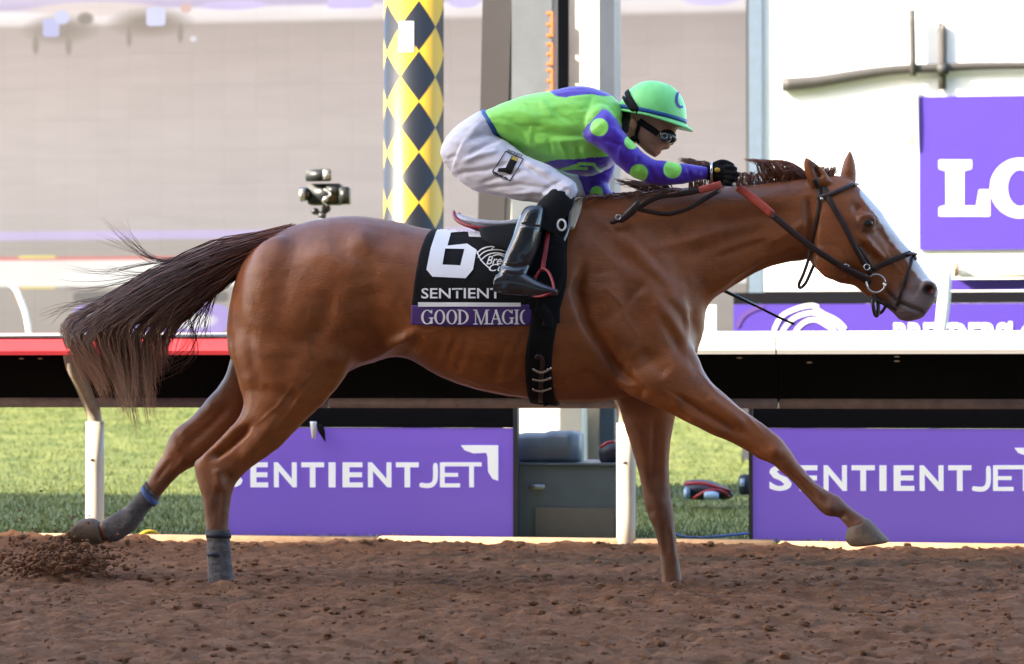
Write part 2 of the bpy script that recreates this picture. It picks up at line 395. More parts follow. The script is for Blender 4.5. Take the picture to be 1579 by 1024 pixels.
# the outer ground sheet, with a hole where the worked track and the turf lie just above it
def plane(x0, x1, y0, y1, z): return [(x0, y0, z), (x1, y0, z), (x1, y1, z), (x0, y1, z)], [(0, 1, 2, 3)]
g = mk('ground', plane(-900, 900, -900, 1500, -.05), M['dirt'], smooth=False, kind='structure')
def grass_mat():
    m = bpy.data.materials.new('turf'); m.use_nodes = True; n, l = m.node_tree.nodes, m.node_tree.links; b = n['Principled BSDF']
    g = n.new('ShaderNodeNewGeometry'); mp = n.new('ShaderNodeMapping'); mp.inputs['Scale'].default_value = (1.2, .8, 1); l.new(g.outputs['Position'], mp.inputs[0])
    t = n.new('ShaderNodeTexNoise'); t.inputs['Scale'].default_value = 2.2; t.inputs['Detail'].default_value = 8; t.inputs['Roughness'].default_value = .7; l.new(mp.outputs[0], t.inputs['Vector'])
    r = n.new('ShaderNodeValToRGB'); r.color_ramp.elements[0].position = .32; r.color_ramp.elements[1].position = .7
    r.color_ramp.elements[0].color = (.050, .080, .014, 1); r.color_ramp.elements[1].color = (.18, .195, .055, 1); l.new(t.outputs[0], r.inputs[0]); l.new(r.outputs[0], b.inputs['Base Color'])
    b.inputs['Roughness'].default_value = .7; b.inputs['Specular IOR Level'].default_value = .2
    return m
M['turf'] = grass_mat()
def tz(y): t = np.clip((np.asarray(y, float)-9)/22, 0, 1); return .8*t*t*(3-2*t)
tys = [YE+.05, 9]+[9+22*i/16 for i in range(1, 17)]+[140]
mk('turf', ([(x, y, -.012+float(tz(y))) for y in tys for x in (-60, 60)], [(2*i, 2*i+1, 2*i+3, 2*i+2) for i in range(len(tys)-1)]), M['turf'], kind='structure')
# real blades where the photograph shows them
n = 110000
by = YE+.12+(rng.random(n)**1.7)*27; bx = -.45-(by+9.6)*.14+(rng.random(n)-.5)*(by+9.6)*.56
hgt = .006+.022*rng.random(n)*(.5+vnoise(bx*3, by*2.2, 61)); an = rng.random(n)*6.28; lean = (rng.random((n, 2))-.5)*.05; gz = tz(by)-.012
wd = .0022+.0012*rng.random(n)+.00022*(by-2)
V = np.empty((n, 3, 3)); 
V[:, 0] = np.stack([bx-np.cos(an)*wd, by-np.sin(an)*wd, gz], 1); V[:, 1] = np.stack([bx+np.cos(an)*wd, by+np.sin(an)*wd, gz], 1)
V[:, 2] = np.stack([bx+lean[:, 0], by+lean[:, 1], gz+.012+hgt], 1)
mk('grass', (V.reshape(-1, 3).tolist(), np.arange(n*3).reshape(-1, 3).tolist()), M['turf'], smooth=False, kind='stuff', label='short green turf behind the running rail', cat='grass')
# timber edging between dirt and turf
kerb = empty('timber_edging', kind='structure')
for i in range(5):
    x0 = -5+i*2.0; mk('timber', bspan(x0, x0+1.985, YE-.02+.006*(i % 2), YE+.09+.006*(i % 2), -.05, .036+.004*((i*7) % 3), .008), M['kerb'], kerb)

# grandstand behind the camera: roof shades the track; slot and front slab are added to shape the sunlight
gs = empty('grandstand', label='large unseen grandstand with tiers and a roof slotted to shape the sunlight behind the photographer', cat='building')
ZR = 20.0; ysh = lambda yg: yg-ZR/TANE
mk('roof', bspan(-70, 45, ysh(1.85)-16, ysh(1.85), ZR, ZR+.4), M['stand'], gs, smooth=False)
mk('front_shade_slab', bspan(-70, 45, ysh(3.32), ysh(7.0), ZR, ZR+.4), M['stand'], gs, smooth=False)  # added slab, out of view, casts the dark band across the turf
for i in range(10):
    mk('tier', bspan(-70, 45, -19-i*1.5-1.5, -19-i*1.5, -.05, .8+i*.6), M['stand'], gs, smooth=False)
mk('back_wall', bspan(-70, 45, -34.6, -34.1, -.05, ZR-.005), M['stand'], gs, smooth=False)  # unseen wall, added to cut low sky fill on the horse
for i in range(3): mk('balcony', bspan(-70, 45, -34.05, -27+i*1.2, 8.5+i*3.6, 9.3+i*3.6), M['stand'], gs, smooth=False)
for i in range(9):
    x = -75+i*14; mk('column', bspan(x-.3, x+.3, -25.8, -25.2, 2, ZR-.005), M['stand'], gs, smooth=False)
    mk('roof_beam', bspan(x-.2, x+.2, -31.8, ysh(7.0)-.05, ZR-.6, ZR-.01), M['stand'], gs, smooth=False)

# ------------------------------------------------------------------ running rail
YL, YS, YP = 1.95, 2.34, 2.27
zt, zl, zs, zb = P(1300, 511, YL).z, P(1300, 546, YL).z, P(1300, 548, YS).z, P(1300, 621, YS).z
rail = empty('running_rail', label='track running rail with white and red cover on goose neck posts', cat='rail')
def cover(x0, x1, m, name):
    prof = [(YL+.012, zl), (YL, zl+.02), (YL+.002, zt-.03), (YL+.03, zt-.006), (YL+.10, zt+.004), (YS+.19, zt-.01), (YS+.24, zt-.04), (YS+.24, zt-.06), (YL+.06, zt-.03), (YL+.03, zl+.002)]
    v = [(x, y, z) for x in (x0, x1) for y, z in prof]; k = len(prof)
    f = [(i, (i+1) % k, (i+1) % k+k, i+k) for i in range(k)]+[tuple(range(k))[::-1], tuple(range(k, 2*k))]
    return mk(name, (v, f), m, rail, smooth=False)
xs = [-5.2, -3.1, P(480, 530, YL).x, 1.0, 3.0, 5.0]
for i in range(5): cover(xs[i]+.003, xs[i+1]-.003, M['railred'] if i < 2 else M['railwhite'], 'cover_panel')
xr = P(352, 512, YL).x
mk('white_edge', bspan(-5.2, xs[2]-.004, YL-.006, YL+.012, zt-.022, zt+.001, .003), M['railwhite'], rail)
for i in range(5): mk('skirt_panel', bspan(xs[i]+.002, xs[i+1]-.002, YS, YS+.02, zb+.02, zt-.045), M['railblack'], rail, smooth=False)
mk('skirt_backing', bspan(-5.2, 5.0, YS+.022, YS+.034, zb+.0, zt-.07), M['railblack'], rail, smooth=False)
for i in range(5): mk('bottom_trim', bspan(xs[i]+.004, xs[i+1]-.004, YS-.014, YS+.03, zb-.03, zb+.019, .004), M['trim'], rail)
post_px = [(146, 0), (965, 0), (-660, 0), (1790, 0)]
for px, _ in post_px:
    b0 = P(px, 842, YP); x = b0.x; zk = P(146, 650, YP).z
    po = mk('post', tube([(x, YP, -.1), (x, YP, .15), (x, YP, .4), (x, YP, zk)], .047, 20), M['post'], rail)
    mk('goose_neck', tube([(x, YP, zk-.06), (x, YP-.01, zk+.03), (x-.015, YP-.05, zk+.1), (x-.03, YP-.13, zk+.19), (x-.045, YP-.22, zk+.28), (x-.05, YL+.06, zl+.02)], .036, 16, k=3), M['goose'], rail)
    mk('bolt', ellipsoid((x-.005, YP-.047, P(146, 708, YP).z), (.012, .008, .008)), M['goose'], po)
for px, py in ((1383, 550), (1383, 557), (1140, 552), (1248, 559), (33, 553), (62, 553)):
    p = P(px, py, YS-.004); mk('rivet', ellipsoid(p, (.014, .004, .004)), M['post'], rail)

# ------------------------------------------------------------------ sponsor boards
def board(x0, x1, ytop, ymid, ybot, Y, textx, label, arrow=True):
    b = empty('sponsor_board', label=label, cat='sign', group='purple sponsor boards under the rail')
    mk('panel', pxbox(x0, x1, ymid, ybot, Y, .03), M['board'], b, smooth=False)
    mk('header', pxbox(x0, x1, ytop, ymid-.6, Y-.004, .036), M['boardblack'], b, smooth=False)
    a, c = P(x1, ytop, Y), P(x1, ybot, Y)
    mk('frame', bspan(a.x+.002, a.x+.026, Y-.01, Y+.06, -.02, a.z+.02), M['boardframe'], b, smooth=False)
    a = P(x0, ytop, Y); mk('frame', bspan(a.x-.022, a.x-.002, Y-.01, Y+.06, -.02, a.z+.02), M['boardframe'], b, smooth=False)
    t, bt = textx[1], textx[2]; h = bt-t; X0 = textx[0]; yy = Y-.006
    spans = [('S', 0, 35), ('E', 47, 75), ('N', 84, 120), ('T', 127, 163), ('I', 170, 181), ('E', 192, 224), ('N', 232, 269), ('T', 276, 312)]
    k = textx[3]
    for ch, u0, u1 in spans:
        sign('letter', [text2d(ch, X0+u0*k, X0+u1*k, t, bt, bold=.028)], yy, M['whiteglow'], b)
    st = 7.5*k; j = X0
    sign('letter', [poly2d([(j+338*k, t+1), (j+338*k, bt-14*k), (j+334*k, bt-5), (j+326*k, bt-2.5), (j+313*k, bt-4)], st, 4)], yy, M['whiteglow'], b)
    sign('letter', [line2d((j+349*k, t), (j+349*k, bt), st), line2d((j+349*k, t+3), (j+377*k, t+3), st*.85), line2d((j+349*k, (t+bt)/2), (j+374*k, (t+bt)/2), st*.8), line2d((j+349*k, bt-3), (j+377*k, bt-3), st*.85)], yy, M['whiteglow'], b)
    sign('letter', [line2d((j+374*k, t+3), (j+411*k, t+3), st*.85), line2d((j+395*k, t+4), (j+395*k, bt), st)], yy, M['whiteglow'], b)
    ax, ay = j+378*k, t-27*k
    sign('arrow_mark', [fill([[(ax, ay), (ax+59*k, ay), (ax+59*k, ay+56*k), (ax+50*k, ay+53*k), (ax+43*k, ay+42*k), (ax+42*k, ay+18*k), (ax+40*k, ay+12*k), (ax+20*k, ay+13*k), (ax+6*k, ay+8*k)]])], yy, M['whiteglow'], b)
    return b
YB = 2.93
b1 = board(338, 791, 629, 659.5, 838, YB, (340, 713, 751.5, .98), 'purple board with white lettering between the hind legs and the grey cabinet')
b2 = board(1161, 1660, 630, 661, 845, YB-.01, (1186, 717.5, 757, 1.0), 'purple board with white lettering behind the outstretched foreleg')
# clips hanging over the first board
cl = empty('cable_clip', label='small white and black clip hanging over the top of the left purple board', cat='clip')
mk('jaw', loft([(478, 650, 488, 650, YB-.03, .012), (479, 662, 489, 662, YB-.035, .012), (481, 676, 486, 677, YB-.03, .006)], 3, 10), M['white'], cl)
mk('strap', loft([(487, 654, 497, 654, YB-.03, .008), (490, 664, 501, 665, YB-.035, .01), (497, 675, 502, 682, YB-.03, .004)], 3, 10), M['black'], cl)

# ------------------------------------------------------------------ cabinet and columns behind the finish line
cb = empty('equipment_cabinet', label='blue grey metal cabinet behind the white rail post', cat='cabinet')
mk('body', pxbox(797, 968, 717, 838, 3.0, .5, .008), M['cab'], cb, smooth=False)
mk('lid', pxbox(795, 970, 714, 718, 2.985, .53, .003), M['cab'], cb, smooth=False)
mk('lower_panel', pxbox(826, 947, 783, 838, 2.985, .012), M['cabgrey'], cb, smooth=False)
lt = mk('latch', pxbox(816, 840, 747, 756, 2.985, .012, .002), M['camgrey'], cb); mk('handle', pxbox(820, 838, 750, 752, 2.975, .008), M['camgrey'], lt)
hd = empty('covered_equipment', label='dark grey covered box standing on the blue grey cabinet', cat='box')
mk('cover', loft([(796, 700, 796, 713.5, 3.2, .1), (797, 670, 797, 713.5, 3.2, .16), (840, 667, 840, 713.5, 3.2, .17), (850, 664, 850, 713.5, 3.2, .17), (872, 664, 872, 713.5, 3.2, .17), (884, 664, 884, 713.5, 3.2, .17), (897, 668, 897, 713.5, 3.2, .12)], 3, 20, 5), M['cab'], hd)
def column(name, x0, x1, Y, d, m, label, xb0=None, xb1=None, zt=6.0):
    a0, a1 = P(x0, 0, Y).x, P(x1, 0, Y).x; c0, c1 = (P(xb0, 700, Y).x, P(xb1, 700, Y).x) if xb0 else (a0, a1)
    t = P(x0, 0, Y).z; s = lambda b, a: b+(a-b)*zt/t
    v = [(c0, Y, -.05), (c1, Y, -.05), (c1, Y+d, -.05), (c0, Y+d, -.05), (s(c0, a0), Y, zt), (s(c1, a1), Y, zt), (s(c1, a1), Y+d, zt), (s(c0, a0), Y+d, zt)]
    return mk(name, (v, [(3, 2, 1, 0), (4, 5, 6, 7), (0, 1, 5, 4), (1, 2, 6, 5), (2, 3, 7, 6), (3, 0, 4, 7)]), m, smooth=False, label=label, cat='column', group='columns beside the finish line')
column('steel_column', 744, 789, 7.8, .35, M['coldark'], 'dark grey leaning column left of the light grey one', 728, 762)
column('steel_column', 775, 800, 8.3, .3, M['colcream'], 'narrow cream column showing between dark and light grey columns')
tote = column('display_column', 789, 851, 7.6, .5, M['colgrey'], 'light grey column with orange digits beside the jockey')
for y0, y1 in ((18, 56), (66, 100), (106, 142)):
    for j, (u, v_) in enumerate(((0, .1), (.45, .55), (.9, 1))):
        a = pxbox(843, 852, lerp(y0, y1, u), lerp(y0, y1, v_), 7.59, .01); mk('digit_bar', a, M['orange'], tote, smooth=False)
    mk('digit_bar', pxbox(849, 852, y0, y1, 7.585, .01), M['orange'], tote, smooth=False)
column('steel_column', 851, 859, 7.65, .3, M['colcream'], 'thin cream strip column right of the orange digits')
column('steel_column', 859.5, 876, 7.7, .3, M['blackg'], 'thin black column above the jockey')
column('steel_column', 877, 924, 7.7, .4, M['colcream'], 'wide cream column behind the jockey shoulder')
column('steel_column', 925, 947, 7.6, .5, M['colblue'], 'blue grey column at the right of the cream one')
mk('white_crate', pxbox(800, 897, 600, 740, 7.2, .4), M['colcream'], smooth=False, label='cream box behind the covered equipment under the rail', cat='box')
jk = empty('folded_jacket', label='black jacket with red stripe behind the white rail post', cat='jacket')
mk('cloth', remesh('cloth', [ellipsoid(P(944, 698, 3.1), (.075, .06, .055)), ellipsoid(P(938, 708, 3.1), (.05, .05, .03))], .008), M['bag'], jk)
mk('stripe', tube([P(926, 690, 3.02), P(936, 683, 3.02), P(948, 681, 3.02)], .009), M['red'], jk)

# ------------------------------------------------------------------ finish pole
def pole_mat():
    m = bpy.data.materials.new('diamond_paint'); m.use_nodes = True; n, l = m.node_tree.nodes, m.node_tree.links; b = n['Principled BSDF']
    u = n.new('ShaderNodeUVMap'); u.uv_map = 'UVMap'; s = n.new('ShaderNodeSeparateXYZ'); l.new(u.outputs[0], s.inputs[0])
    def mth(op, a, c=None):
        k = n.new('ShaderNodeMath'); k.operation = op
        for i, q in enumerate((a, c)):
            if q is None: continue
            if isinstance(q, (int, float)): k.inputs[i].default_value = q
            else: l.new(q, k.inputs[i])
        return k.outputs[0]
    p = mth('ADD', s.outputs[0], s.outputs[1]); q = mth('SUBTRACT', s.outputs[0], s.outputs[1])
    fl = mth('ADD', mth('FLOOR', p), mth('FLOOR', q)); par = mth('ABSOLUTE', mth('MODULO', fl, 2))
    isy = mth('GREATER_THAN', par, .5)
    mx = n.new('ShaderNodeMix'); mx.data_type = 'RGBA'; l.new(isy, mx.inputs[0]); mx.inputs[6].default_value = (.011, .012, .015, 1); mx.inputs[7].default_value = (.72, .42, .02, 1)
    l.new(mx.outputs[2], b.inputs['Base Color']); b.inputs['Roughness'].default_value = .4
    return m
YF = 6.4
pa, pb = P(592, 200, YF), P(684, 200, YF); rp = (pb.x-pa.x)/2*math.cos(YAW); cx = (pa.x+pb.x)/2
fp = empty('finish_pole', label='round finish pole with yellow and black diamonds', cat='pole')
N, HP = 48, 4.6; hd_ = abs(P(640, 200, YF).z-P(640, 277, YF).z)
z0 = P(640, 123, YF).z
me = bpy.data.meshes.new('shaft'); v = []; f = []
for z in (-.05, HP):
    for j in range(N): a = 2*math.pi*j/N; v.append((cx+rp*math.sin(a), YF-rp*math.cos(a), z))
for j in range(N): f.append((j, (j+1) % N, N+(j+1) % N, N+j))
f.append(tuple(range(N, 2*N)))
me.from_pydata(v, [], f); ul = me.uv_layers.new(name='UVMap')
for p in me.polygons[:-1]:
    p.use_smooth = True
    for li, vi in zip(p.loop_indices, p.vertices):
        j = p.index if vi % N == p.index else p.index+1
        ul.data[li].uv = ((j/N-.5)*10/2.0*1.0+.22+.5, (v[vi][2]-z0)/hd_)
link('shaft', me, pole_mat(), fp)
mk('cap', ellipsoid((cx, YF, HP), (rp*1.03, rp*1.03, .12)), M['hose'], fp)
mk('tag', shapes3d([fill([[(615, 33), (638, 33), (638, 80), (615, 80)]])], lambda x, y, i: (lambda p: Vector((p.x, YF-math.sqrt(max(rp*rp-(p.x-cx)**2, 0))-.004, p.z)))(P(x, y, YF-rp)), 4), M['white'], fp)

# ------------------------------------------------------------------ remote camera on a stand
rc = empty('remote_camera', label='small black broadcast camera on a stand above the horse rump', cat='camera')
YC = 6.8
mk('monitor', pxbox(471, 509, 261, 279, YC-.05, .05, .006), M['camera'], rc); mk('monitor_bracket', pxbox(498, 508, 262, 277, YC-.06, .01, .002), M['camgrey'], rc)
mk('body', pxbox(474, 524, 283, 315, YC, .14, .008), M['camera'], rc)
ln = mk('lens', tube([P(463, 300, YC+.02), P(478, 299, YC+.03)], [.05, .045], 18), M['blackg'], rc)
mk('lens_ring', tube([P(463, 300, YC-.03), P(470, 300, YC-.03)], [.04, .042], 18), M['camgrey'], ln)
mk('battery', pxbox(522, 537, 288, 314, YC-.01, .1, .005), M['camera'], rc); mk('side_panel', pxbox(503, 521, 287, 300, YC-.012, .01, .002), M['camera'], rc)
mk('cable', tube([P(500, 292, YC-.02), P(510, 300, YC-.03), P(498, 309, YC-.04), P(505, 318, YC-.02)], .008, k=4), M['camgrey'], rc)
mk('tripod_head', remesh('tripod_head', [ellipsoid(P(486, 326, YC+.05), (.03, .03, .025)), ellipsoid(P(503, 322, YC+.05), (.035, .03, .03)), ellipsoid(P(497, 333, YC+.05), (.03, .03, .03))], .007, 3), M['camera'], rc)
mk('knob', ellipsoid(P(502, 307, YC-.03), (.02, .02, .02)), M['camgrey'], rc)
c = P(497, 335, YC+.05)
mk('stand_pole', tube([(c.x, c.y, c.z), (c.x, c.y, .4)], .022, 12), M['camgrey'], rc)
for i in range(3):
    a = R(90+120*i); mk('leg', tube([(c.x, c.y, .9), (c.x+.4*math.cos(a), c.y+.4*math.sin(a), -.01)], .014, 8), M['camgrey'], rc)

# ------------------------------------------------------------------ gear on the grass, cables, hose
gb = empty('gear_bag', label='open dark equipment bag with red trim lying on the grass', cat='bag')
YG = 6.2
mk('bag_body', remesh('bag_body', [loft([(1054, 742, 1056, 769, YG, .1), (1075, 739, 1075, 771, YG, .16), (1100, 742, 1098, 770, YG, .17), (1120, 752, 1118, 770, YG, .13), (1132, 760, 1130, 768, YG, .06)], 3, 16)], .012, 3), M['bag'], gb)
mk('trim', tube([P(1056, 746, YG-.17), P(1080, 745, YG-.2), P(1104, 751, YG-.2), P(1126, 758, YG-.12)], .012, k=3), M['red'], gb)
mk('strap', tube([P(1070, 768, YG-.2), P(1090, 757, YG-.24), P(1112, 757, YG-.22), P(1124, 766, YG-.15)], .01, k=3), M['red'], gb)
mk('pocket', pxbox(1054, 1063, 752, 770, YG-.2, .08, .01), M['bagblue'], gb); mk('bottle', loft([(1086, 769, 1086, 759, YG-.25, .03), (1098, 771, 1098, 757, YG-.25, .035), (1108, 771, 1108, 760, YG-.25, .03)], 3, 12), M['bagblue'], gb)
g2 = empty('camera_case', label='black hard case standing on grass at the right purple board', cat='case')
mk('case_body', pxbox(1139, 1159, 733, 763, 6.0, .2, .01), M['bag'], g2); mk('case_label', pxbox(1141, 1148, 738, 750, 5.99, .008), M['bagblue'], g2)
mk('cable', tube([P(1030, 815, 3.1), P(1048, 826, 3.05), P(1075, 829, 3.05), P(1110, 827, 3.1), P(1160, 822, 3.2), P(1230, 820, 3.3)], .007, k=4), M['cable'], smooth=True, label='thin blue cable lying on the grass beside the right purple board', cat='cable')
mk('hose', tube([P(170, 832, 2.52), P(205, 834, 2.5), P(216, 826, 2.5), P(228, 820, 2.52), P(242, 823, 2.55), P(248, 833, 2.55), P(240, 836, 2.55), P(226, 830, 2.6), P(240, 826, 2.65)], .012, k=4), M['hose'], label='coiled yellow hose on the ground under the rear hoof', cat='hose')

# ------------------------------------------------------------------ big video screen
def screen_mat():
    m = bpy.data.materials.new('led_picture'); m.use_nodes = True; n, l = m.node_tree.nodes, m.node_tree.links; b = n['Principled BSDF']
    g = n.new('ShaderNodeNewGeometry'); s = n.new('ShaderNodeSeparateXYZ'); l.new(g.outputs['Position'], s.inputs[0])
    def mth(op, a, c=None, clamp=False):
        k = n.new('ShaderNodeMath'); k.operation = op; k.use_clamp = clamp
        for i, q in enumerate((a, c)):
            if q is None: continue
            if isinstance(q, (int, float)): k.inputs[i].default_value = q
            else: l.new(q, k.inputs[i])
        return k.outputs[0]
    zz = lambda py: PD(500, py, DS).z
    zlo, zhi = zz(520), zz(-60)
    mr = n.new('ShaderNodeMapRange'); mr.inputs[1].default_value = zlo; mr.inputs[2].default_value = zhi; l.new(s.outputs[2], mr.inputs[0])
    r = n.new('ShaderNodeValToRGB'); cr = r.color_ramp; l.new(mr.outputs[0], r.inputs[0])
    f = lambda py: (zz(py)-zlo)/(zhi-zlo)
    S = [(520, (.30, .26, .25)), (440, (.33, .29, .28)), (438.5, (1, 1, .96)), (399, (1, .98, .95)), (397, (.75, .10, .10)), (393, (.7, .12, .12)), (392, (.36, .32, .31)), (367, (.38, .33, .33)), (365, (.55, .45, .85)), (354, (.56, .46, .86)), (351, (.5, .44, .45)), (200, (.53, .45, .45)), (90, (.46, .37, .36)), (32, (.37, .29, .28)), (24, (.85, .76, .76)), (8, (.95, .9, .95)), (0, (.45, .36, .65)), (-20, (.6, .55, .8))]
    while len(cr.elements) < len(S): cr.elements.new(.5)
    for e, (py, c) in zip(cr.elements, S): e.position = f(py); e.color = (*c, 1)
    cur = r.outputs[0]
    def patch(x0, x1, y0, y1, col, soft, cur):      # a soft rectangle/ellipse of picture
        a, c = PD(x0, (y0+y1)/2, DS), PD(x1, (y0+y1)/2, DS); mx_, mz = (a.x+c.x)/2, zz((y0+y1)/2); hx, hz = abs(c.x-a.x)/2, abs(zz(y0)-zz(y1))/2
        dx = mth('DIVIDE', mth('ABSOLUTE', mth('SUBTRACT', s.outputs[0], mx_)), hx); dz = mth('DIVIDE', mth('ABSOLUTE', mth('SUBTRACT', s.outputs[2], mz)), hz)
        pw = 2 if soft > .3 else 6
        d = mth('ADD', mth('POWER', dx, pw), mth('POWER', dz, pw)); k = mth('DIVIDE', mth('SUBTRACT', 1.0, d), soft, True)
        mx = n.new('ShaderNodeMix'); mx.data_type = 'RGBA'; l.new(k, mx.inputs[0]); l.new(cur, mx.inputs[6]); mx.inputs[7].default_value = (*col, 1); return mx.outputs[2]
    for a in [(0, 240, -10, 16, (.8, .66, .66), .6), (0, 135, 8, 60, (.15, .10, .08), .9), (140, 290, 0, 52, (.15, .09, .065), .9), (92, 125, 6, 30, (.1, .07, .055), .7), (20, 34, 40, 75, (.17, .12, .1), .6), (75, 88, 40, 78, (.17, .12, .1), .6), (175, 186, 30, 66, (.17, .12, .1), .6), (258, 270, 25, 62, (.17, .12, .1), .6), (38, 66, 16, 46, (.42, .46, .9), .3), (55, 85, 2, 28, (.55, .6, .95), .5), (208, 240, 2, 32, (.62, .66, 1), .2), (262, 284, -4, 14, (.7, .4, .35), .6), (278, 292, 48, 59, (.75, .72, .85), .8),
              (290, 410, -6, 10, (.62, .52, .95), .4), (500, 575, -8, 11, (.6, .5, .98), .3), (0, 62, 390, 395, (.9, .72, .12), .1), (0, 62, 439, 443, (.9, .72, .15), .1), (690, 745, -5, 15, (.6, .52, .95), .4), (1050, 1150, -5, 20, (.68, .6, .97), .5),
              (90, 345, 447, 466, (.03, .03, .06), .1), (90, 345, 466, 515, (.38, .26, .85), .1), (110, 135, 472, 505, (.95, .93, 1), .4), (230, 330, 478, 508, (.92, .9, 1), .5), (-5, 5, 440, 462, (.9, .25, .12), .3)]:
        cur = patch(*a, cur)
    t = n.new('ShaderNodeTexNoise'); t.inputs['Scale'].default_value = 1.6; t.inputs['Detail'].default_value = 5; mp = n.new('ShaderNodeMapping'); mp.inputs['Scale'].default_value = (.6, 1, 4); l.new(g.outputs['Position'], mp.inputs[0]); l.new(mp.outputs[0], t.inputs['Vector'])
    oi = n.new('ShaderNodeObjectInfo')
    k = mth('MULTIPLY', mth('ADD', mth('MULTIPLY', t.outputs[0], .3), .85), mth('ADD', mth('MULTIPLY', oi.outputs['Random'], .06), .97))
    mx = n.new('ShaderNodeMix'); mx.data_type = 'RGBA'; mx.blend_type = 'MULTIPLY'; mx.inputs[0].default_value = 1; l.new(cur, mx.inputs[6]); l.new(k, mx.inputs[7])
    b.inputs['Base Color'].default_value = (.02, .02, .02, 1); b.inputs['Roughness'].default_value = .6
    l.new(mx.outputs[2], b.inputs['Emission Color']); b.inputs['Emission Strength'].default_value = SCREEN
    return m
DS = 36.0; SCREEN = .145
scr = empty('video_screen', label='giant video screen of square panels showing the dirt track', cat='screen')
YSC = PD(600, 300, DS).y
sx1 = P(1157, 300, YSC).x; ts = .496; ztop = 7.25
tile = mesh('tile', *bspan(0, ts-.002, 0, .05, 0, ts-.002), smooth=False); tile.materials.append(screen_mat())
for i in range(24):
    for j in range(12):
        o = bpy.data.objects.new('panel', tile); COL.objects.link(o); o.parent = scr
        o.location = (sx1-(i+1)*ts, YSC, ztop-(j+1)*ts)
rest = [bspan(sx1-(i+1)*ts, sx1-i*ts-.002, YSC, YSC+.05, ztop-(j+1)*ts, ztop-j*ts-.002) for i in range(38) for j in range(13) if i >= 24 or j >= 12]
mk('outer_panels', join(*rest), tile.materials[0], scr, smooth=False, kind='stuff')
mk('back_frame', bspan(sx1-38*ts-.1, sx1+.01, YSC+.06, YSC+.5, ztop-13*ts-.1, ztop+.1), M['screenframe'], scr, smooth=False)
for i in range(4):
    x = sx1-1-i*3.4; mk('support', bspan(x-.15, x+.15, YSC+.1, YSC+.4, -.05, ztop-13*ts-.1), M['screenframe'], scr, smooth=False)
# white goose neck post seen in front of the screen at the far left
mk('far_rail_post', tube([P(15, 437, 20), P(24, 445, 20), P(33, 465, 20), P(41, 490, 20), P(46, 530, 20), P(47, 615, 20)], .035, k=4), M['railwhite'], label='white curved rail post far behind the tail at left', cat='post')

# ------------------------------------------------------------------ white building on the right
wb = empty('white_building', label='white building at right with grey modelled shadow band and purple banner', cat='building')
YW = PD(1300, 300, 30).y
a0, a1 = P(1176, 300, YW).x, P(1700, 300, YW).x
seam = P(1206, 200, YW).x
mk('wall', bspan(seam+.004, a1, YW, YW+3, 0, 8), M['wall'], wb, smooth=False)
mk('wall_panel', bspan(a0, seam-.004, YW+.02, YW+3, 0, 8), M['wall'], wb, smooth=False)
mk('corner_post', bspan(P(1155, 300, YW).x, a0-.003, YW-.05, YW+.3, 0, 8), M['frameblue'], wb, smooth=False)
mk('corner_strip', bspan(P(1151, 300, YW).x, P(1155, 300, YW).x-.002, YW-.02, YW+.3, 0, 8), M['screenframe'], wb, smooth=False)
mk('shadow_band', tube([P(1206, 131, YW-.09), P(1260, 126, YW-.09), P(1320, 116, YW-.09), P(1380, 108, YW-.09), P(1440, 105, YW-.09), P(1500, 102, YW-.09), P(1579, 101, YW-.09), P(1690, 100, YW-.09)], [.085, .075, .07, .06, .055, .05, .045, .045], 12, k=3), M['wallgrey'], wb)  # grey tube in place of a curved shadow on the wall
mk('wall_bar', loft([(1401, 16, 1411, 15, YW-.16, .03), (1402, 60, 1412, 60, YW-.16, .03), (1403, 116, 1413, 117, YW-.16, .03)], 2, 8, 6), M['wallgrey'], wb)
mk('wall_bar', loft([(1446, 36, 1457, 40, YW-.06, .03), (1447, 45, 1460, 48, YW-.06, .03), (1447, 138, 1459, 138, YW-.06, .03)], 2, 8, 6), M['wallgrey'], wb)  # grey bar standing for the shadow of its neighbour
mk('clamp', pxbox(1445, 1463, 97, 114, YW-.18, .1, .01), M['screenframe'], wb)
mk('wall_bar', loft([(1399, 134, 1408, 133, YW-.1, .03), (1400, 180, 1410, 180, YW-.1, .03), (1402, 224, 1409, 225, YW-.1, .03)], 2, 8, 6), M['cream'], wb)
bn = mk('banner', pxbox(1417, 1690, 147, 385, YW-.05, .03), M['banner'], wb, smooth=False)
yy = YW-.058
sign('letter', [fill([[(1448, 247), (1498, 247), (1498, 260), (1486, 263), (1486, 318), (1506, 318), (1510, 293), (1526, 293), (1526, 333), (1448, 333), (1448, 320), (1459, 317), (1459, 263), (1448, 260)]])], yy, M['white'], bn)
sign('letter', [ring2d(1573, 290, 46, 46, 26, 17)], yy, M['white'], bn)
# low banner wall in front of it
lw = empty('low_banner', label='purple banner with black top edge and white horse outline under the horse head', cat='banner')
YLW = 13.0
mk('face', pxbox(1131, 1740, 468, 560, YLW, .05), M['banner'], lw, smooth=False); mk('top_edge', pxbox(1131, 1740, 450, 467.5, YLW-.004, .06), M['boardblack'], lw, smooth=False)
hs = [[(1192, 512), (1205, 488), (1228, 476), (1250, 471), (1262, 474)], [(1205, 512), (1222, 492), (1245, 483), (1262, 484), (1285, 497), (1302, 510)], [(1225, 512), (1240, 497), (1258, 493), (1275, 502), (1288, 511)], [(1255, 474), (1270, 484), (1290, 494), (1304, 507)]]
for h_ in hs: sign('horse_outline', [poly2d(h_, 6.5)], YLW-.01, M['white'], lw)
sign('lettering', [text2d("BREEDERS' CUP", 1378, 1650, 496, 540, bold=.03)], YLW-.01, M['white'], lw)
sign('swoosh', [poly2d([(1136, 505), (1145, 488), (1160, 478), (1178, 472)], 7)], YLW-.009, M['clothpurple'], lw)
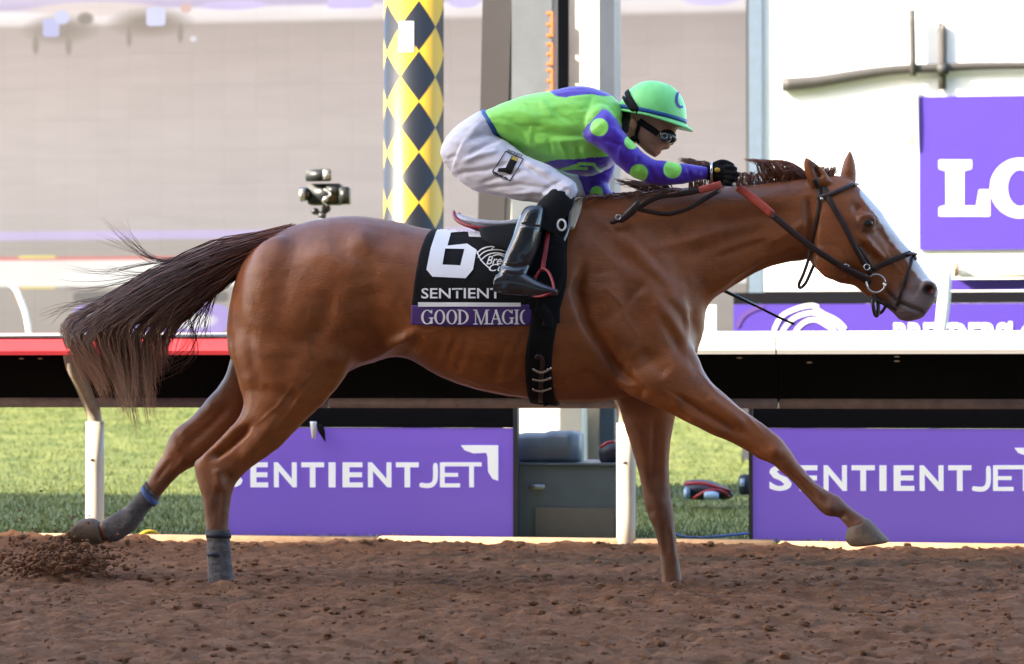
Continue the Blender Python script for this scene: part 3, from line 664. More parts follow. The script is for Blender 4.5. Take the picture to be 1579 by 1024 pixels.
for i, x in enumerate((1150, 1440, 1720)): p = P(x, 540, YLW); mk('leg', bspan(p.x-.04, p.x+.04, YLW+.06, YLW+.14, -.05, p.z+.2), M['boardframe'], lw, smooth=False)
tb = empty('white_trestle', label='white beam and slanted leg in front of the purple banner at right', cat='barrier')
mk('beam', pxbox(1479, 1720, 401, 427, 11.5, .1, .01), M['wall'], tb); mk('beam_end', pxbox(1471, 1478, 403, 426, 11.5, .1, .005), M['kerb'], tb)
mk('leg', loft([(1452, 400, 1468, 400, 11.4, .04), (1446, 460, 1466, 460, 11.4, .04), (1440, 520, 1458, 520, 11.4, .04), (1424, 640, 1442, 640, 11.4, .04)], 2, 8, 6), M['wall'], tb)
mk('panel', pxbox(1466, 1720, 430, 447, 11.6, .03), M['banner'], tb, smooth=False)
pp = empty('white_barrier', label='white barrier wall seen under the horse neck', cat='barrier')
mk('panel', pxbox(1178, 1335, 405, 449, 13.4, .1), M['wall'], pp, smooth=False); mk('end_post', pxbox(1086, 1104, 470, 545, 10.5, .1), M['wall'], pp, smooth=False)
mk('foot', bspan(P(1178, 449, 13.4).x, P(1335, 449, 13.4).x, 13.41, 13.49, -.05, P(1250, 449.5, 13.4).z), M['wallgrey'], pp, smooth=False)

# =================================================================== THE HORSE
trunk = [(372, 408, 356, 492, 0, .07), (398, 376, 357, 548, 0, .17), (448, 349, 388, 600, 0, .245), (498, 337, 445, 607, 0, .285), (540, 332, 503, 590, 0, .298), (600, 338, 560, 562, 0, .29),
         (660, 352, 622, 552, 0, .285), (720, 360, 682, 583, 0, .30), (780, 352, 750, 605, 0, .305), (830, 335, 820, 617, 0, .29), (880, 312, 882, 622, 0, .26), (930, 305, 942, 618, 0, .235),
         (985, 318, 1002, 604, 0, .22), (1030, 350, 1052, 578, 0, .185), (1058, 420, 1077, 545, 0, .12)]
neck = [(890, 303, 1000, 590, 0, .19), (955, 299, 1078, 535, 0, .165), (1030, 292, 1091, 473, 0, .135), (1090, 289, 1128, 445, 0, .112), (1150, 285, 1170, 420, 0, .098), (1205, 279, 1214, 405, 0, .088), (1250, 274, 1245, 400, 0, .082), (1280, 273, 1268, 385, 0, .07)]
head = [(1262, 273, 1240, 345, 0, .06), (1290, 270, 1244, 388, 0, .082), (1316, 280, 1252, 408, 0, .094), (1339, 304, 1272, 425, 0, .098), (1357, 324, 1294, 437, 0, .092), (1372, 345, 1315, 441, 0, .078), (1389, 368, 1330, 452, 0, .064),
        (1404, 386, 1345, 462, 0, .055), (1416, 403, 1364, 473, 0, .052), (1430, 424, 1379, 484, 0, .056), (1442, 438, 1387, 493, 0, .058), (1448, 451, 1404, 496, 0, .05), (1443, 464, 1424, 490, 0, .034)]
nY, fY = -.15, .14
nfore = [(1030, 470, 940, 510, -.09, .05), (1076, 545, 952, 592, -.125, .105), (1088, 578, 998, 621, -.135, .09), (1112, 602, 1048, 645, -.145, .072), (1139, 626, 1094, 668, nY, .058), (1165, 645, 1130, 684, nY, .048), (1185, 660, 1152, 695, nY, .044), (1204, 676, 1169, 707, nY, .045),
         (1217, 693, 1189, 715, nY, .042), (1227, 709, 1203, 726, nY, .034), (1239, 723, 1221, 742, nY, .028), (1258, 743, 1238, 761, nY, .026), (1277, 757, 1256, 779, nY, .029), (1295, 766, 1273, 795, nY, .036), (1309, 780, 1291, 798, nY, .029), (1326, 793, 1303, 809, nY, .032), (1340, 803, 1308, 818, nY, .042)]
ffore = [(930, 560, 1050, 560, .12, .09), (955, 628, 1043, 632, fY, .07), (962, 655, 1039, 655, fY, .062), (971, 682, 1034, 682, fY, .055), (981, 717, 1031, 717, fY, .047), (988, 745, 1033, 745, fY, .043), (993, 775, 1037, 775, fY, .044), (999, 795, 1039, 795, fY, .041),
         (1008, 815, 1041, 815, fY, .032), (1014, 840, 1044, 840, fY, .028), (1018, 870, 1048, 870, fY, .028), (1019, 900, 1053, 900, fY, .035), (1018, 935, 1058, 935, fY, .042)]
nhind = [(500, 420, 400, 440, -.10, .05), (548, 520, 357, 520, -.135, .13), (537, 572, 367, 588, -.14, .118), (503, 618, 376, 622, nY, .092), (465, 655, 364, 650, nY, .074), (432, 690, 340, 678, nY, .06), (401, 712, 315, 701, nY, .052), (380, 727, 301, 714, nY, .05), (364, 745, 303, 738, nY, .046),
         (357, 765, 311, 765, nY, .04), (354, 790, 315, 790, nY, .032), (353, 815, 318, 815, nY, .029), (354, 850, 321, 850, nY, .03), (356, 885, 322, 885, nY, .036), (362, 910, 323, 910, nY, .038), (366, 940, 322, 940, nY, .042)]
hY = .13
fhind = [(480, 450, 375, 480, .11, .11), (440, 560, 354, 560, .12, .1), (405, 612, 343, 588, hY, .085), (385, 650, 322, 613, hY, .07), (350, 688, 298, 640, hY, .058), (320, 709, 272, 660, hY, .052), (297, 720, 260, 677, hY, .048), (277, 732, 253, 698, hY, .041), (261, 748, 240, 718, hY, .033), (246, 766, 226, 743, hY, .029), (228, 787, 212, 764, hY, .029), (209, 813, 198, 779, hY, .036), (184, 832, 173, 794, hY, .031), (162, 836, 152, 807, hY, .036)]
def ear(base0, base1, tip, Y, lean):
    b = [(*base0, *base1, Y, .026)]
    for t in (.3, .6, .85, 1):
        wv = math.sin(math.pi*(.40+.60*t))**.8 if t < 1 else 0
        mx_, my_ = lerp((base0[0]+base1[0])/2, tip[0], t), lerp((base0[1]+base1[1])/2, tip[1], t)
        dx, dy = (base0[0]-base1[0])/2, (base0[1]-base1[1])/2
        b.append((mx_+dx*wv*.95, my_+dy*wv*.95, mx_-dx*wv*.95, my_-dy*wv*.95, Y+lean*t, .024*wv+.004))
    return loft(b, 3, 16)
lobes = [ellipsoid(P(1336, 342, -.085), (.036, .022, .03)), ellipsoid(P(1336, 342, .085), (.036, .022, .03)),
         ellipsoid(P(1288, 395, -.06), (.085, .035, .095)), ellipsoid(P(1288, 395, .06), (.085, .035, .095)),
         ellipsoid(P(1432, 446, -.04), (.038, .028, .035)), ellipsoid(P(1432, 446, .04), (.038, .028, .035)),
         ellipsoid(P(1000, 500, -.15), (.17, .075, .22)), ellipsoid(P(1000, 500, .15), (.17, .075, .22)),
         ellipsoid(P(430, 470, -.16), (.17, .12, .28)), ellipsoid(P(430, 470, .16), (.17, .12, .28)),
         ellipsoid(P(1405, 487, 0), (.05, .04, .02))]
hm = remesh('body', [loft(trunk), loft(neck), loft(head), loft(nfore), loft(ffore), loft(nhind), loft(fhind), ear((1250, 290), (1284, 280), (1241, 241), -.05, -.02), ear((1294, 280), (1321, 283), (1311, 230), .045, .015)] + lobes, .0062, 9)
S = [([(905, 318), (945, 370), (1000, 430), (1055, 490), (1080, 520)], 13, -.011), ([(900, 400), (890, 450), (905, 500), (945, 560), (972, 596)], 9, -.013), ([(930, 420), (945, 500), (985, 570)], 24, .012), ([(960, 350), (1000, 430), (1040, 510)], 20, .008),
     ([(1000, 430), (960, 470), (930, 500)], 9, -.006), ([(1010, 470), (1050, 540), (1085, 570)], 10, -.007), ([(985, 540), (1030, 580)], 12, -.007), ([(960, 580), (995, 612)], 10, -.008), ([(930, 590), (900, 575), (870, 590)], 8, -.005),
     ([(1092, 475), (1140, 435), (1190, 405), (1240, 385)], 9, -.010), ([(1095, 455), (1150, 412), (1210, 385)], 12, .006), ([(1000, 360), (1080, 345), (1160, 335), (1240, 330)], 14, -.006), ([(1050, 400), (1120, 370), (1190, 350)], 10, -.005), ([(1060, 320), (1140, 312), (1220, 302)], 16, .006), ([(1245, 300), (1252, 350), (1243, 395)], 8, -.010), ([(1180, 380), (1225, 355), (1245, 340)], 8, .005),
     ([(545, 562), (580, 548), (612, 525), (645, 512)], 8, .012), ([(560, 580), (600, 556), (640, 540)], 9, -.010), ([(560, 440), (575, 490), (560, 530)], 30, -.006), ([(520, 545)], 30, .010), ([(560, 372)], 20, .010), ([(490, 440), (505, 490), (480, 560)], 22, -.004),
     ([(380, 500), (388, 550), (402, 600)], 9, -.003), ([(450, 540), (440, 580), (445, 615)], 14, -.003), ([(372, 600), (420, 605), (470, 620)], 10, -.004),
     ([(387, 655), (350, 690), (325, 706)], 6, -.014, (-9, 0)), ([(375, 648), (335, 690), (308, 712)], 6, .006, (-9, 0)), ([(430, 640), (400, 680), (370, 712)], 12, .007, (-9, 0)), ([(335, 720), (340, 760)], 8, .005, (-9, 0)), ([(338, 745), (332, 800)], 5, -.004, (-9, 0)), ([(352, 735)], 8, -.006, (-9, 0)),
     ([(1040, 608), (1090, 640), (1148, 672)], 6, -.010, (-9, 0)), ([(1090, 610), (1150, 655)], 9, .005, (-9, 0)), ([(1060, 640), (1120, 668)], 8, .004, (-9, 0)), ([(1195, 695)], 10, .005, (-9, 0)), ([(1212, 720), (1265, 775)], 4, -.005, (-9, 0)), ([(1222, 722), (1272, 768)], 4, .003, (-9, 0)), ([(1283, 782)], 8, .005, (-9, 0)), ([(1298, 795)], 5, -.005, (-9, 0)),
     ([(1328, 362), (1350, 385), (1366, 402)], 5, .007), ([(1325, 376), (1355, 405)], 7, -.006), ([(1322, 322)], 9, -.008), ([(1322, 338), (1334, 331), (1348, 336), (1354, 345)], 3.5, .0045), ([(1326, 350), (1338, 356), (1350, 352)], 3.5, .0025), ([(1352, 352), (1380, 385)], 8, -.005), ([(1268, 420), (1298, 436), (1318, 440)], 5, .004), ([(1300, 405), (1325, 425)], 8, -.005),
     ([(1366, 446), (1385, 466), (1425, 482)], 3, -.006), ([(1433, 447)], 6, -.016), ([(1424, 440), (1430, 436), (1440, 440), (1444, 450)], 4, .006), ([(1385, 440), (1415, 455)], 9, -.004), ([(1258, 255), (1266, 275)], 5, -.012)]
for i in range(9):
    x = 640+i*20+random.uniform(-5, 5); S.append(([(x+14, 505), (x, 540), (x-16, 575+i*2)], 7, random.choice((-.0004, -.0011, -.0016))))
def relax(me, it, wfn):
    c = co_of(me); e = np.empty(len(me.edges)*2, dtype=np.int32); me.edges.foreach_get('vertices', e); e = e.reshape(-1, 2); n = len(c)
    deg = np.bincount(e.ravel(), minlength=n)[:, None]; w_ = wfn(uvn(c))[:, None]
    for _ in range(it):
        sm = np.stack([np.bincount(e[:, 0], c[e[:, 1], k], n)+np.bincount(e[:, 1], c[e[:, 0], k], n) for k in range(3)], 1)/deg
        c = c+(sm-c)*.5*w_
    set_co(me, c)
relax(hm, 60, lambda U: np.clip((610-U[:, 1])/50, 0, 1)*np.clip((1215-U[:, 0])/40, 0, 1))
S += [([(905, 345), (945, 385), (985, 425)], 8, -.004), ([(935, 330), (985, 375), (1040, 430)], 9, -.004), ([(960, 400), (1005, 440), (1055, 475)], 9, .004), ([(575, 395), (580, 450), (575, 510)], 14, -.0015), ([(515, 450), (500, 490), (478, 525)], 15, -.005), ([(470, 390), (520, 400), (560, 420)], 18, .004), ([(940, 575), (958, 590), (985, 598)], 5, .004), ([(925, 585), (945, 600)], 4, -.004), ([(1100, 400), (1140, 385), (1180, 372)], 6, -.004), ([(1000, 385), (1060, 372), (1120, 350)], 8, .004), ([(660, 530), (720, 560), (790, 575)], 14, -.003)]
strokes(hm, S, gain=1.9)
strokes(hm, [([(1010, 640), (1008, 700), (1008, 750)], 6, -.009, (.02, 9)), ([(985, 660), (1000, 730)], 8, .005, (.02, 9)), ([(1015, 775)], 9, .006, (.02, 9)), ([(1003, 790)], 6, -.005, (.02, 9)), ([(1022, 800), (1028, 860)], 4, -.005, (.02, 9)), ([(1034, 815), (1042, 870)], 4, .004, (.02, 9)), ([(1030, 660), (1022, 740)], 6, .004, (.02, 9)),
  ([(360, 620), (320, 660), (285, 690)], 7, -.008, (.02, 9)), ([(340, 615), (300, 650), (275, 672)], 6, .006, (.02, 9)), ([(272, 690)], 9, .006, (.02, 9)), ([(262, 712), (240, 742)], 4, -.005, (.02, 9)), ([(285, 705), (268, 728)], 5, .005, (.02, 9))], mirror=False)
# veins and fine skin relief
c = co_of(hm); nn = no_of(hm); U = uv(c)
rel = .007*(pnoise(U[:, 0]/52, U[:, 1]/60, 32, 3)-.5)+.0022*(pnoise(U[:, 0]/16, U[:, 1]/20, 34, 2)-.5)
set_co(hm, c+nn*rel[:, None])
strokes(hm, [([(690, 572), (740, 592), (790, 586), (835, 592), (890, 604)], 2.6, .0042), ([(760, 590), (790, 603), (815, 606)], 2.4, .003), ([(1075, 570), (1105, 606), (1150, 640), (1180, 672)], 2.4, .0045, (-9, 0)), ([(1020, 600), (1070, 632), (1120, 660)], 2.4, .003, (-9, 0)), ([(470, 600), (446, 636), (420, 668), (392, 700)], 2.6, .0045, (-9, 0)), ([(455, 590), (430, 625), (395, 655)], 2.4, .003, (-9, 0)), ([(1345, 375), (1338, 398), (1322, 425)], 2.2, .0038), ([(1300, 380), (1310, 405), (1306, 425)], 2.2, .003), ([(1360, 380), (1380, 410), (1395, 425)], 2.0, .003), ([(556, 552), (600, 580), (650, 577), (690, 590)], 2.6, .0035), ([(960, 480), (985, 520), (972, 560), (990, 590)], 2.6, .003), ([(930, 440), (960, 470), (965, 500)], 2.6, .0025), ([(330, 745), (334, 780), (330, 812)], 2.4, .003, (-9, 0)), ([(1225, 730), (1262, 768), (1280, 788)], 2.0, .003, (-9, 0)), ([(1212, 735), (1250, 775)], 2.0, -.003, (-9, 0)), ([(1150, 430), (1190, 402), (1225, 390)], 3, .003), ([(480, 470), (470, 520), (480, 560)], 2.6, .002)])
# pigment
c = co_of(hm); U = uvn(c); UR = uv(c); Yc = c[:, 1]
col = np.tile(np.array([.275, .080, .0175]), (len(c), 1))
def blend(cl, m, k=1.0):
    global col
    m = np.clip(m*k, 0, 1)[:, None]; col = col*(1-m)+np.array(cl)*m
def seg(poly, wd): d, _ = dist_poly(U, poly); return np.clip(1.4-d/wd, 0, 1)
big = pnoise(U[:, 0]/70, U[:, 1]/70, 41, 4)
blend((.13, .04, .016), np.clip(big-.5, 0, 1)*.7)
blend((.34, .115, .03), np.clip(.5-big, 0, 1)*.7)
sm = pnoise(U[:, 0]/24, U[:, 1]/30, 45, 4)
blend((.10, .03, .011), np.clip(sm-.5, 0, 1)*.8); blend((.27, .098, .036), np.clip(.48-sm, 0, 1)*.8)
blend((.12, .036, .015), seg([(440, 355), (540, 338), (680, 352)], 26)*.5)
blend((.11, .04, .02), seg([(985, 312), (1100, 300), (1250, 285)], 12)*.5)
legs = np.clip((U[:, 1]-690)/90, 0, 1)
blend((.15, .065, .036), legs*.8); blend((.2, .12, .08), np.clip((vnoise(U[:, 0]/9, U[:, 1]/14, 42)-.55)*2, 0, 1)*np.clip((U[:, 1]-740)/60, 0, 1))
# muzzle: along the head axis
ha = ((UR[:, 0]-1290)*.66+(UR[:, 1]-300)*.75)
hd = (UR[:, 0] > 1225) & (UR[:, 1] < 500)
mz = np.clip((ha-162+14*(vnoise(U[:, 0]/9, U[:, 1]/9, 43)-.5))/22, 0, 1)*hd; blend((.19, .155, .16), mz*.95)
blend((.075, .032, .02), np.exp(-(np.linalg.norm(U-np.array([1336, 346]), axis=1)/17)**2)*hd*.8)
fl = np.array([(1318, 288), (1339, 304), (1357, 324), (1372, 345), (1389, 368), (1404, 386), (1416, 403), (1430, 424), (1444, 440)])
P3 = np.array([P(x, y, -.022) for x, y in fl]); dmin = np.full(len(c), 9.)
for i in range(1, len(P3)-1):
    a, b = P3[i], P3[i+1]; ab = b-a; t = np.clip(((c-a) @ ab)/(ab @ ab), 0, 1); dmin = np.minimum(dmin, np.linalg.norm(c-(a+t[:, None]*ab), axis=1))
blend((.72, .70, .72), np.clip((.046+.008*(vnoise(U[:, 0]/7, U[:, 1]/7, 44)-.5)-dmin)/.006, 0, 1)*hd)
nd = np.linalg.norm((U-np.array([1432, 447]))/np.array([1.25, 1]), axis=1); blend((.02, .01, .01), np.clip((9.5-nd)/3, 0, 1)*hd); blend((.30, .09, .08), np.clip((4.5-np.linalg.norm(U-np.array([1435, 449]), axis=1))/2, 0, 1)*hd)
blend((.03, .02, .02), np.clip((3.2-dist_poly(U, [(1366, 446), (1385, 466), (1425, 482)])[0])/2, 0, 1)*hd*.8)
blend((.08, .03, .02), np.clip((6-dist_poly(U, [(1252, 250), (1262, 272)])[0])/4, 0, 1)*hd*.8)
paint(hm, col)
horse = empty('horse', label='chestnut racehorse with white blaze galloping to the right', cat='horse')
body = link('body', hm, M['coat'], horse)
HB = bvh_of(hm)
for s in (-1, 1): mk('eye', ellipsoid(P(1338, 344, -.0965) if s < 0 else (lambda p: (p.x, .0965, p.z))(P(1338, 344, -.0965)), (.021, .012, .0155)), M['eye'], horse)
mk('hoof', loft([(1338, 799, 1308, 812, nY, .034), (1345, 805, 1305, 820, nY, .043), (1358, 819, 1304, 832, nY, .05), (1371, 832, 1310, 841, nY, .054), (1367, 837, 1318, 843, nY, .048)], 4, 24), M['hoof'], horse)
mk('hoof', loft([(153, 805, 161, 837, hY, .042), (143, 799, 138, 841, hY, .05), (128, 800, 96, 835, hY, .056)], 3, 24), M['hoof'], horse)
for st in ([(322, 938, 367, 938, nY, .048), (318, 968, 374, 968, nY, .055)], [(1017, 932, 1060, 932, fY, .048), (1014, 962, 1068, 962, fY, .055)]): mk('hoof', loft(st, 3, 20), M['hoof'], horse)
bw = [(354.5, 817, 317, 816, nY, .0315), (354.5, 835, 319, 835, nY, .0315), (355.5, 852, 320, 852, nY, .0325), (357, 870, 321, 870, nY, .036), (360, 888, 321, 888, nY, .041), (362, 912, 323, 912, nY, .038)]
def bandage(bw):
    me = mesh('leg_bandage', *loft(bw, 10, 36)); c = co_of(me); n_ = no_of(me); U_ = uv(c)
    set_co(me, c+n_*(.006*(pnoise(U_[:, 0]/12+c[:, 1]*20, U_[:, 1]/5, 71, 3)-.5))[:, None]); return me
b_ = mk('leg_bandage', bandage(bw), M['wrap'], horse); mk('tape_band', loft([(356.5, 822, 317.5, 820, nY, .036), (356.5, 830, 318, 828, nY, .036)], 2, 24), M['bag'], b_); mk('tape_band', loft([(344, 852, 320, 851, nY-.006, .034), (345, 858, 320, 857, nY-.006, .034)], 2, 24), M['bag'], b_)
bw = [(247, 767, 225, 742, hY, .031), (229, 788, 211, 764, hY, .031), (210, 814, 197, 779, hY, .038), (196, 825, 186, 786, hY, .036), (184, 833, 172, 794, hY, .0335), (171, 836, 160, 802, hY, .036)]
b_ = mk('leg_bandage', bandage(bw), M['wrap'], horse); mk('tape_band', loft([(244, 775, 221, 747, hY, .035), (238, 782, 217, 754, hY, .035)], 2, 24), M['dblue'], b_)
# ---- hair
def hair(name, paths, rad, c0, c1, N=4, seg=12, jit=.0, mixpow=1.5, root=None):
    V, Fc, C = [], [], []
    for pth, r_ in paths:
        A = catmull([list(p) for p in pth], max(2, seg//(len(pth)-1))); n = len(A); base = len(V)
        up = np.array([0, -1., .15]); tone = .6+.8*random.random()
        for i in range(n):
            t = A[min(i+1, n-1)]-A[max(i-1, 0)]; t /= np.linalg.norm(t)+1e-9
            u = np.cross(t, up); u /= np.linalg.norm(u)+1e-9; s = np.cross(t, u)
            rr = rad*r_*(1-.85*(i/(n-1))**2); k = (i/(n-1))**mixpow
            for j in range(N):
                a = 2*math.pi*j/N; V.append(A[i]+u*math.cos(a)*rr+s*math.sin(a)*rr*.6)
                w_r = max(0, 1-i/(n-1)*2.6) if root else 0; C.append([((c0[q]*(1-k)+c1[q]*k)*(1-w_r)+(root[q] if root else 0)*w_r)*tone for q in range(3)])
        for i in range(n-1):
            for j in range(N): Fc.append((base+i*N+j, base+i*N+(j+1) % N, base+(i+1)*N+(j+1) % N, base+(i+1)*N+j))
    me = mesh(name, V, Fc); paint(me, np.array(C)); return me
def G(s=1.0): return random.gauss(0, s)
paths = []
top = [(455, 350), (353, 369), (283, 395), (236, 418), (170, 452), (118, 490)]
for i in range(2300):
    cl = random.random(); kk = math.floor(cl*20); cl = (kk+.5+G(.16))/20; kr = random.Random(kk*13+5); kb, kd, kx = kr.gauss(0, 8), .7+.5*kr.random(), kr.gauss(0, 7)           # clumps
    cl = min(max(cl, 0), 1)
    r0 = (lerp(452, 388, cl)+G(4), lerp(352, 396, cl)+G(3)); yo = G(.03)
    m1 = (lerp(345, 345, cl)+G(6), lerp(376, 436, cl**.9)+G(4)); m2 = (lerp(238, 292, cl)+G(8), lerp(424, 478, cl)+G(5))
    bend = (lerp(108, 268, cl**1.1)+G(3), lerp(502, 512, cl)+kb+G(4))
    drop = lerp(88, 142, min(cl*2.2, 1))*(1 if cl < .75 else max(.15, 1-(cl-.75)*3.6))*(.6+.45*random.random())*kd
    tip = (bend[0]+lerp(36, -4, cl)+kx+G(5)-4, bend[1]+drop+G(6)); md = (bend[0]+lerp(-8, -8, cl)+G(3)+4, bend[1]+drop*.35)
    pts = [P(*r0, yo), P(*m1, yo*1.5+G(.02)), P(*m2, yo*2+G(.03)), P(*bend, yo*2.2+G(.03)), P(*md, yo*2.3+G(.02)), P(*tip, yo*2.3+G(.03))]
    L = random.random()
    if L < .22: pts = pts[:4]
    elif L < .35: pts = pts[:5]
    paths.append((pts, .7+.8*random.random()))
for a in ([(330, 385), (250, 402), (205, 375), (165, 332)], [(320, 388), (240, 400), (205, 372), (178, 340)], [(320, 392), (220, 408), (150, 420), (95, 412)], [(300, 400), (200, 432), (140, 442), (105, 440)], [(300, 430), (160, 470), (100, 475), (60, 490)], [(300, 425), (190, 455), (110, 470), (75, 495)], [(310, 400), (220, 422), (170, 420), (155, 425)], [(310, 470), (290, 540), (240, 570), (215, 620)], [(290, 480), (300, 545), (270, 572), (232, 585)], [(330, 450), (318, 500), (322, 520), (332, 528)], [(335, 445), (322, 480), (315, 510), (300, 540)], [(320, 388), (260, 405), (210, 388), (150, 362)], [(330, 440), (300, 490), (292, 520), (280, 545)], [(335, 450), (305, 500), (300, 530), (285, 560)], [(325, 440), (280, 495), (262, 530), (258, 560)], [(330, 445), (290, 500), (275, 535), (270, 575)], [(300, 460), (262, 510), (240, 560), (238, 600)]):
    
    for k in range(6):
        ox, oy = G(7), G(6); paths.append(([P(x+G(2.5)+ox*j/3, y+G(2)+oy*j/3, G(.02)) for j, (x, y) in enumerate(a)], .45+.3*random.random()))
tm = hair('tail', paths, .0018, (.055, .017, .009), (.34, .17, .10), mixpow=2.6, root=(.16, .046, .016))
link('tail', tm, M['hair'], horse)
dk = remesh('tail_dock', [loft([(470, 346, 430, 390, 0, .05), (430, 352, 392, 398, 0, .05), (385, 366, 352, 408, 0, .045), (340, 382, 318, 412, 0, .035), (290, 404, 280, 418, 0, .015)], 3, 16)], .008, 3)
cdk = co_of(dk); Ud = uv(cdk); k = np.clip((440-Ud[:, 0])/80, 0, 1)[:, None]; paint(dk, np.array([[.12, .04, .018]])*(1-k)+np.array([[.028, .011, .008]])*k); link('tail_dock', dk, M['hair'], horse)
mp_ = []
def crest(x): return float(np.interp(x, [885, 955, 1030, 1090, 1150, 1205, 1250, 1285], [303, 299, 292, 289, 285, 279, 274, 271]))+2
def tuft(n, x0, x1, ctrl, sp=4, Yr=.02, r=.9):
    for i in range(n):
        t = random.random(); x = lerp(x0, x1, t); y = crest(x); yo = G(Yr)*.5
        pts = [P(x, y, yo)]
        for (ax, ay, bx, by) in ctrl: pts.append(P(lerp(ax, bx, t)+G(sp), lerp(ay, by, t)+G(sp*.6), yo+G(Yr)))
        if random.random() < .3 and len(pts) > 3: pts = pts[:-1]
        mp_.append((pts, r*(.7+.6*random.random())))
tuft(140, 1180, 1252, [(1172, 262, 1240, 262), (1165, 250, 1215, 250), (1148, 246, 1180, 250)], 3)
tuft(60, 1185, 1250, [(1190, 262, 1238, 262), (1185, 268, 1225, 272), (1178, 282, 1215, 284)], 3)
tuft(60, 1130, 1182, [(1128, 275, 1180, 272), (1140, 268, 1172, 268), (1160, 275, 1162, 276)], 4)
tuft(80, 1062, 1118, [(1062, 262, 1105, 262), (1056, 246, 1085, 252), (1044, 248, 1062, 252)], 3)
tuft(90, 985, 1040, [(980, 288, 1025, 284), (966, 284, 1000, 284), (946, 276, 975, 284)], 4)
tuft(220, 895, 1060, [(885, 306, 1040, 294), (878, 314, 1020, 302)], 4, .06, 1.1)
tuft(80, 1255, 1285, [(1262, 262, 1290, 262), (1262, 258, 1288, 260)], 3)
for i in range(420):       # the mane itself lies over on the far side of the neck
    x = lerp(905, 1250, random.random()); y = crest(x); mp_.append(([P(x, y, .01), P(x-12+G(6), y+2, .06), P(x-28+G(8), y+34+G(8), .125+G(.01)), P(x-45+G(12), y+75+G(14), .15+G(.015))], 1.1))
link('mane', hair('mane', mp_, .0022, (.15, .045, .017), (.25, .085, .033), seg=9), M['hair'], horse)

# =================================================================== TACK
def strap(name, px, wd, m, parent, b=HB, off=.005, flat=.3, k=4, mirror=False):
    pts, nr = [], []
    for x, y in catmull(px, k):
        h, n = hit(b, x, y, off)
        if h is None:
            if not pts: continue
            d = pray(x, y); h = CAM+d*((pts[-1].y-CAM.y)/d.y); n = nr[-1]
        pts.append(h); nr.append(n)
    if mirror: pts = [Vector((p.x, -p.y, p.z)) for p in pts]; nr = [Vector((n.x, -n.y, n.z)) for n in nr]
    return mk(name, tube(pts, wd, 8, flat, nr), m, parent)
br = empty('bridle', label='dark leather racing bridle on the chestnut horse head', cat='bridle')
for mir in (False, True):
    strap('cheek_strap', [(1270, 288), (1281, 312), (1300, 345), (1318, 380), (1332, 405), (1343, 424)], .011, M['leather'], br, mirror=mir)
    strap('headpiece', [(1256, 276), (1262, 290), (1264, 308)], .010, M['leather'], br, mirror=mir)
    strap('noseband', [(1347, 416), (1358, 409), (1374, 402), (1392, 395), (1404, 391)], .011, M['leather'], br, off=.007, mirror=mir)
    strap('crossed_noseband', [(1407, 397), (1400, 420), (1391, 445), (1383, 472)], .007, M['leather'], br, mirror=mir)
    strap('browband', [(1264, 305), (1280, 300), (1300, 292), (1318, 285)], .010, M['leather'], br, off=.006, mirror=mir)
    strap('second_strap', [(1322, 378), (1336, 398), (1348, 418)], .006, M['leather'], br, mirror=mir)
tl = [(1264, 300), (1262, 325), (1257, 355), (1252, 380)]
strap('throat_latch', tl, .007, M['leather'], br)
p0 = hit(HB, 1252, 380, .005)[0]
mk('throat_latch', tube([p0, P(1246, 402, p0.y-.01), P(1238, 425, p0.y-.01), P(1232, 438, p0.y), P(1234, 444, p0.y+.02), P(1242, 437, p0.y+.04), P(1250, 420, p0.y+.05), P(1255, 408, p0.y+.05)], .0065, 8, k=3), M['leather'], br)
mk('browband', tube([P(1315, 286, -.078), P(1319, 284, -.05), P(1322, 284, 0), P(1319, 284, .05), P(1315, 286, .078)], .010, 8, .5, k=4), M['leather'], br)
mk('noseband', tube([P(1400, 393, -.056), P(1407, 391, -.04), P(1411, 392, 0), P(1407, 391, .04), P(1400, 393, .056)], .011, 8, .6, k=4), M['leather'], br)
mk('noseband_pad', ellipsoid(P(1409, 398, 0), (.014, .03, .016)), M['leather'], br)
def ring(c, r, t, axis_y=True, n=24, m='steel', name='bit_ring', parent=br):
    pts = [c+Vector((math.cos(a), 0, math.sin(a)))*r for a in np.linspace(0, 2*math.pi, n)]
    return mk(name, tube(pts, t, 8, nrm=[Vector((0, 1, 0))]*n), M[m], parent)
bc = hit(HB, 1351, 436, .012)[0]
ring(Vector((bc.x, bc.y, bc.z)), .036, .0045); ring(Vector((bc.x, -bc.y, bc.z)), .036, .0045)
mk('bit_mouthpiece', tube([P(1364, 438, bc.y), P(1364, 440, 0), (P(1364, 438, bc.y).x, -bc.y, P(1364, 438, bc.y).z)], .008), M['steel'], br)
for bx_, by_ in ((1301, 411), (1334, 410)):
    h = hit(HB, bx_, by_, .014)[0]; ring(h, .012, .0028, name='buckle', n=9)
h = hit(HB, 1268, 308, .014)[0]; mk('stud', ellipsoid(h, (.007, .005, .007)), M['steel'], br)
mk('chin_strap', tube([P(1350, 455, -.05), P(1346, 466, -.055), P(1349, 484, -.05), P(1353, 486, -.045), P(1354, 470, -.04), P(1352, 460, -.035)], .008, 8, k=3), M['leather'], br)
mk('chin_strap', tube([P(1358, 462, -.02), P(1366, 468, -.02), P(1362, 478, -.015), P(1356, 483, -.01), P(1354, 476, 0)], .007, 8, k=3), M['leather'], br)
mk('curb_strap', tube([P(1343, 457, -.055), P(1350, 461, -.05), P(1366, 470, -.03), P(1383, 477, -.03)], .007, 8, k=3), M['leather'], br)
strap('rein_end', [(1343, 436), (1325, 426), (1302, 414), (1288, 405)], .012, M['leather'], br, off=.008)
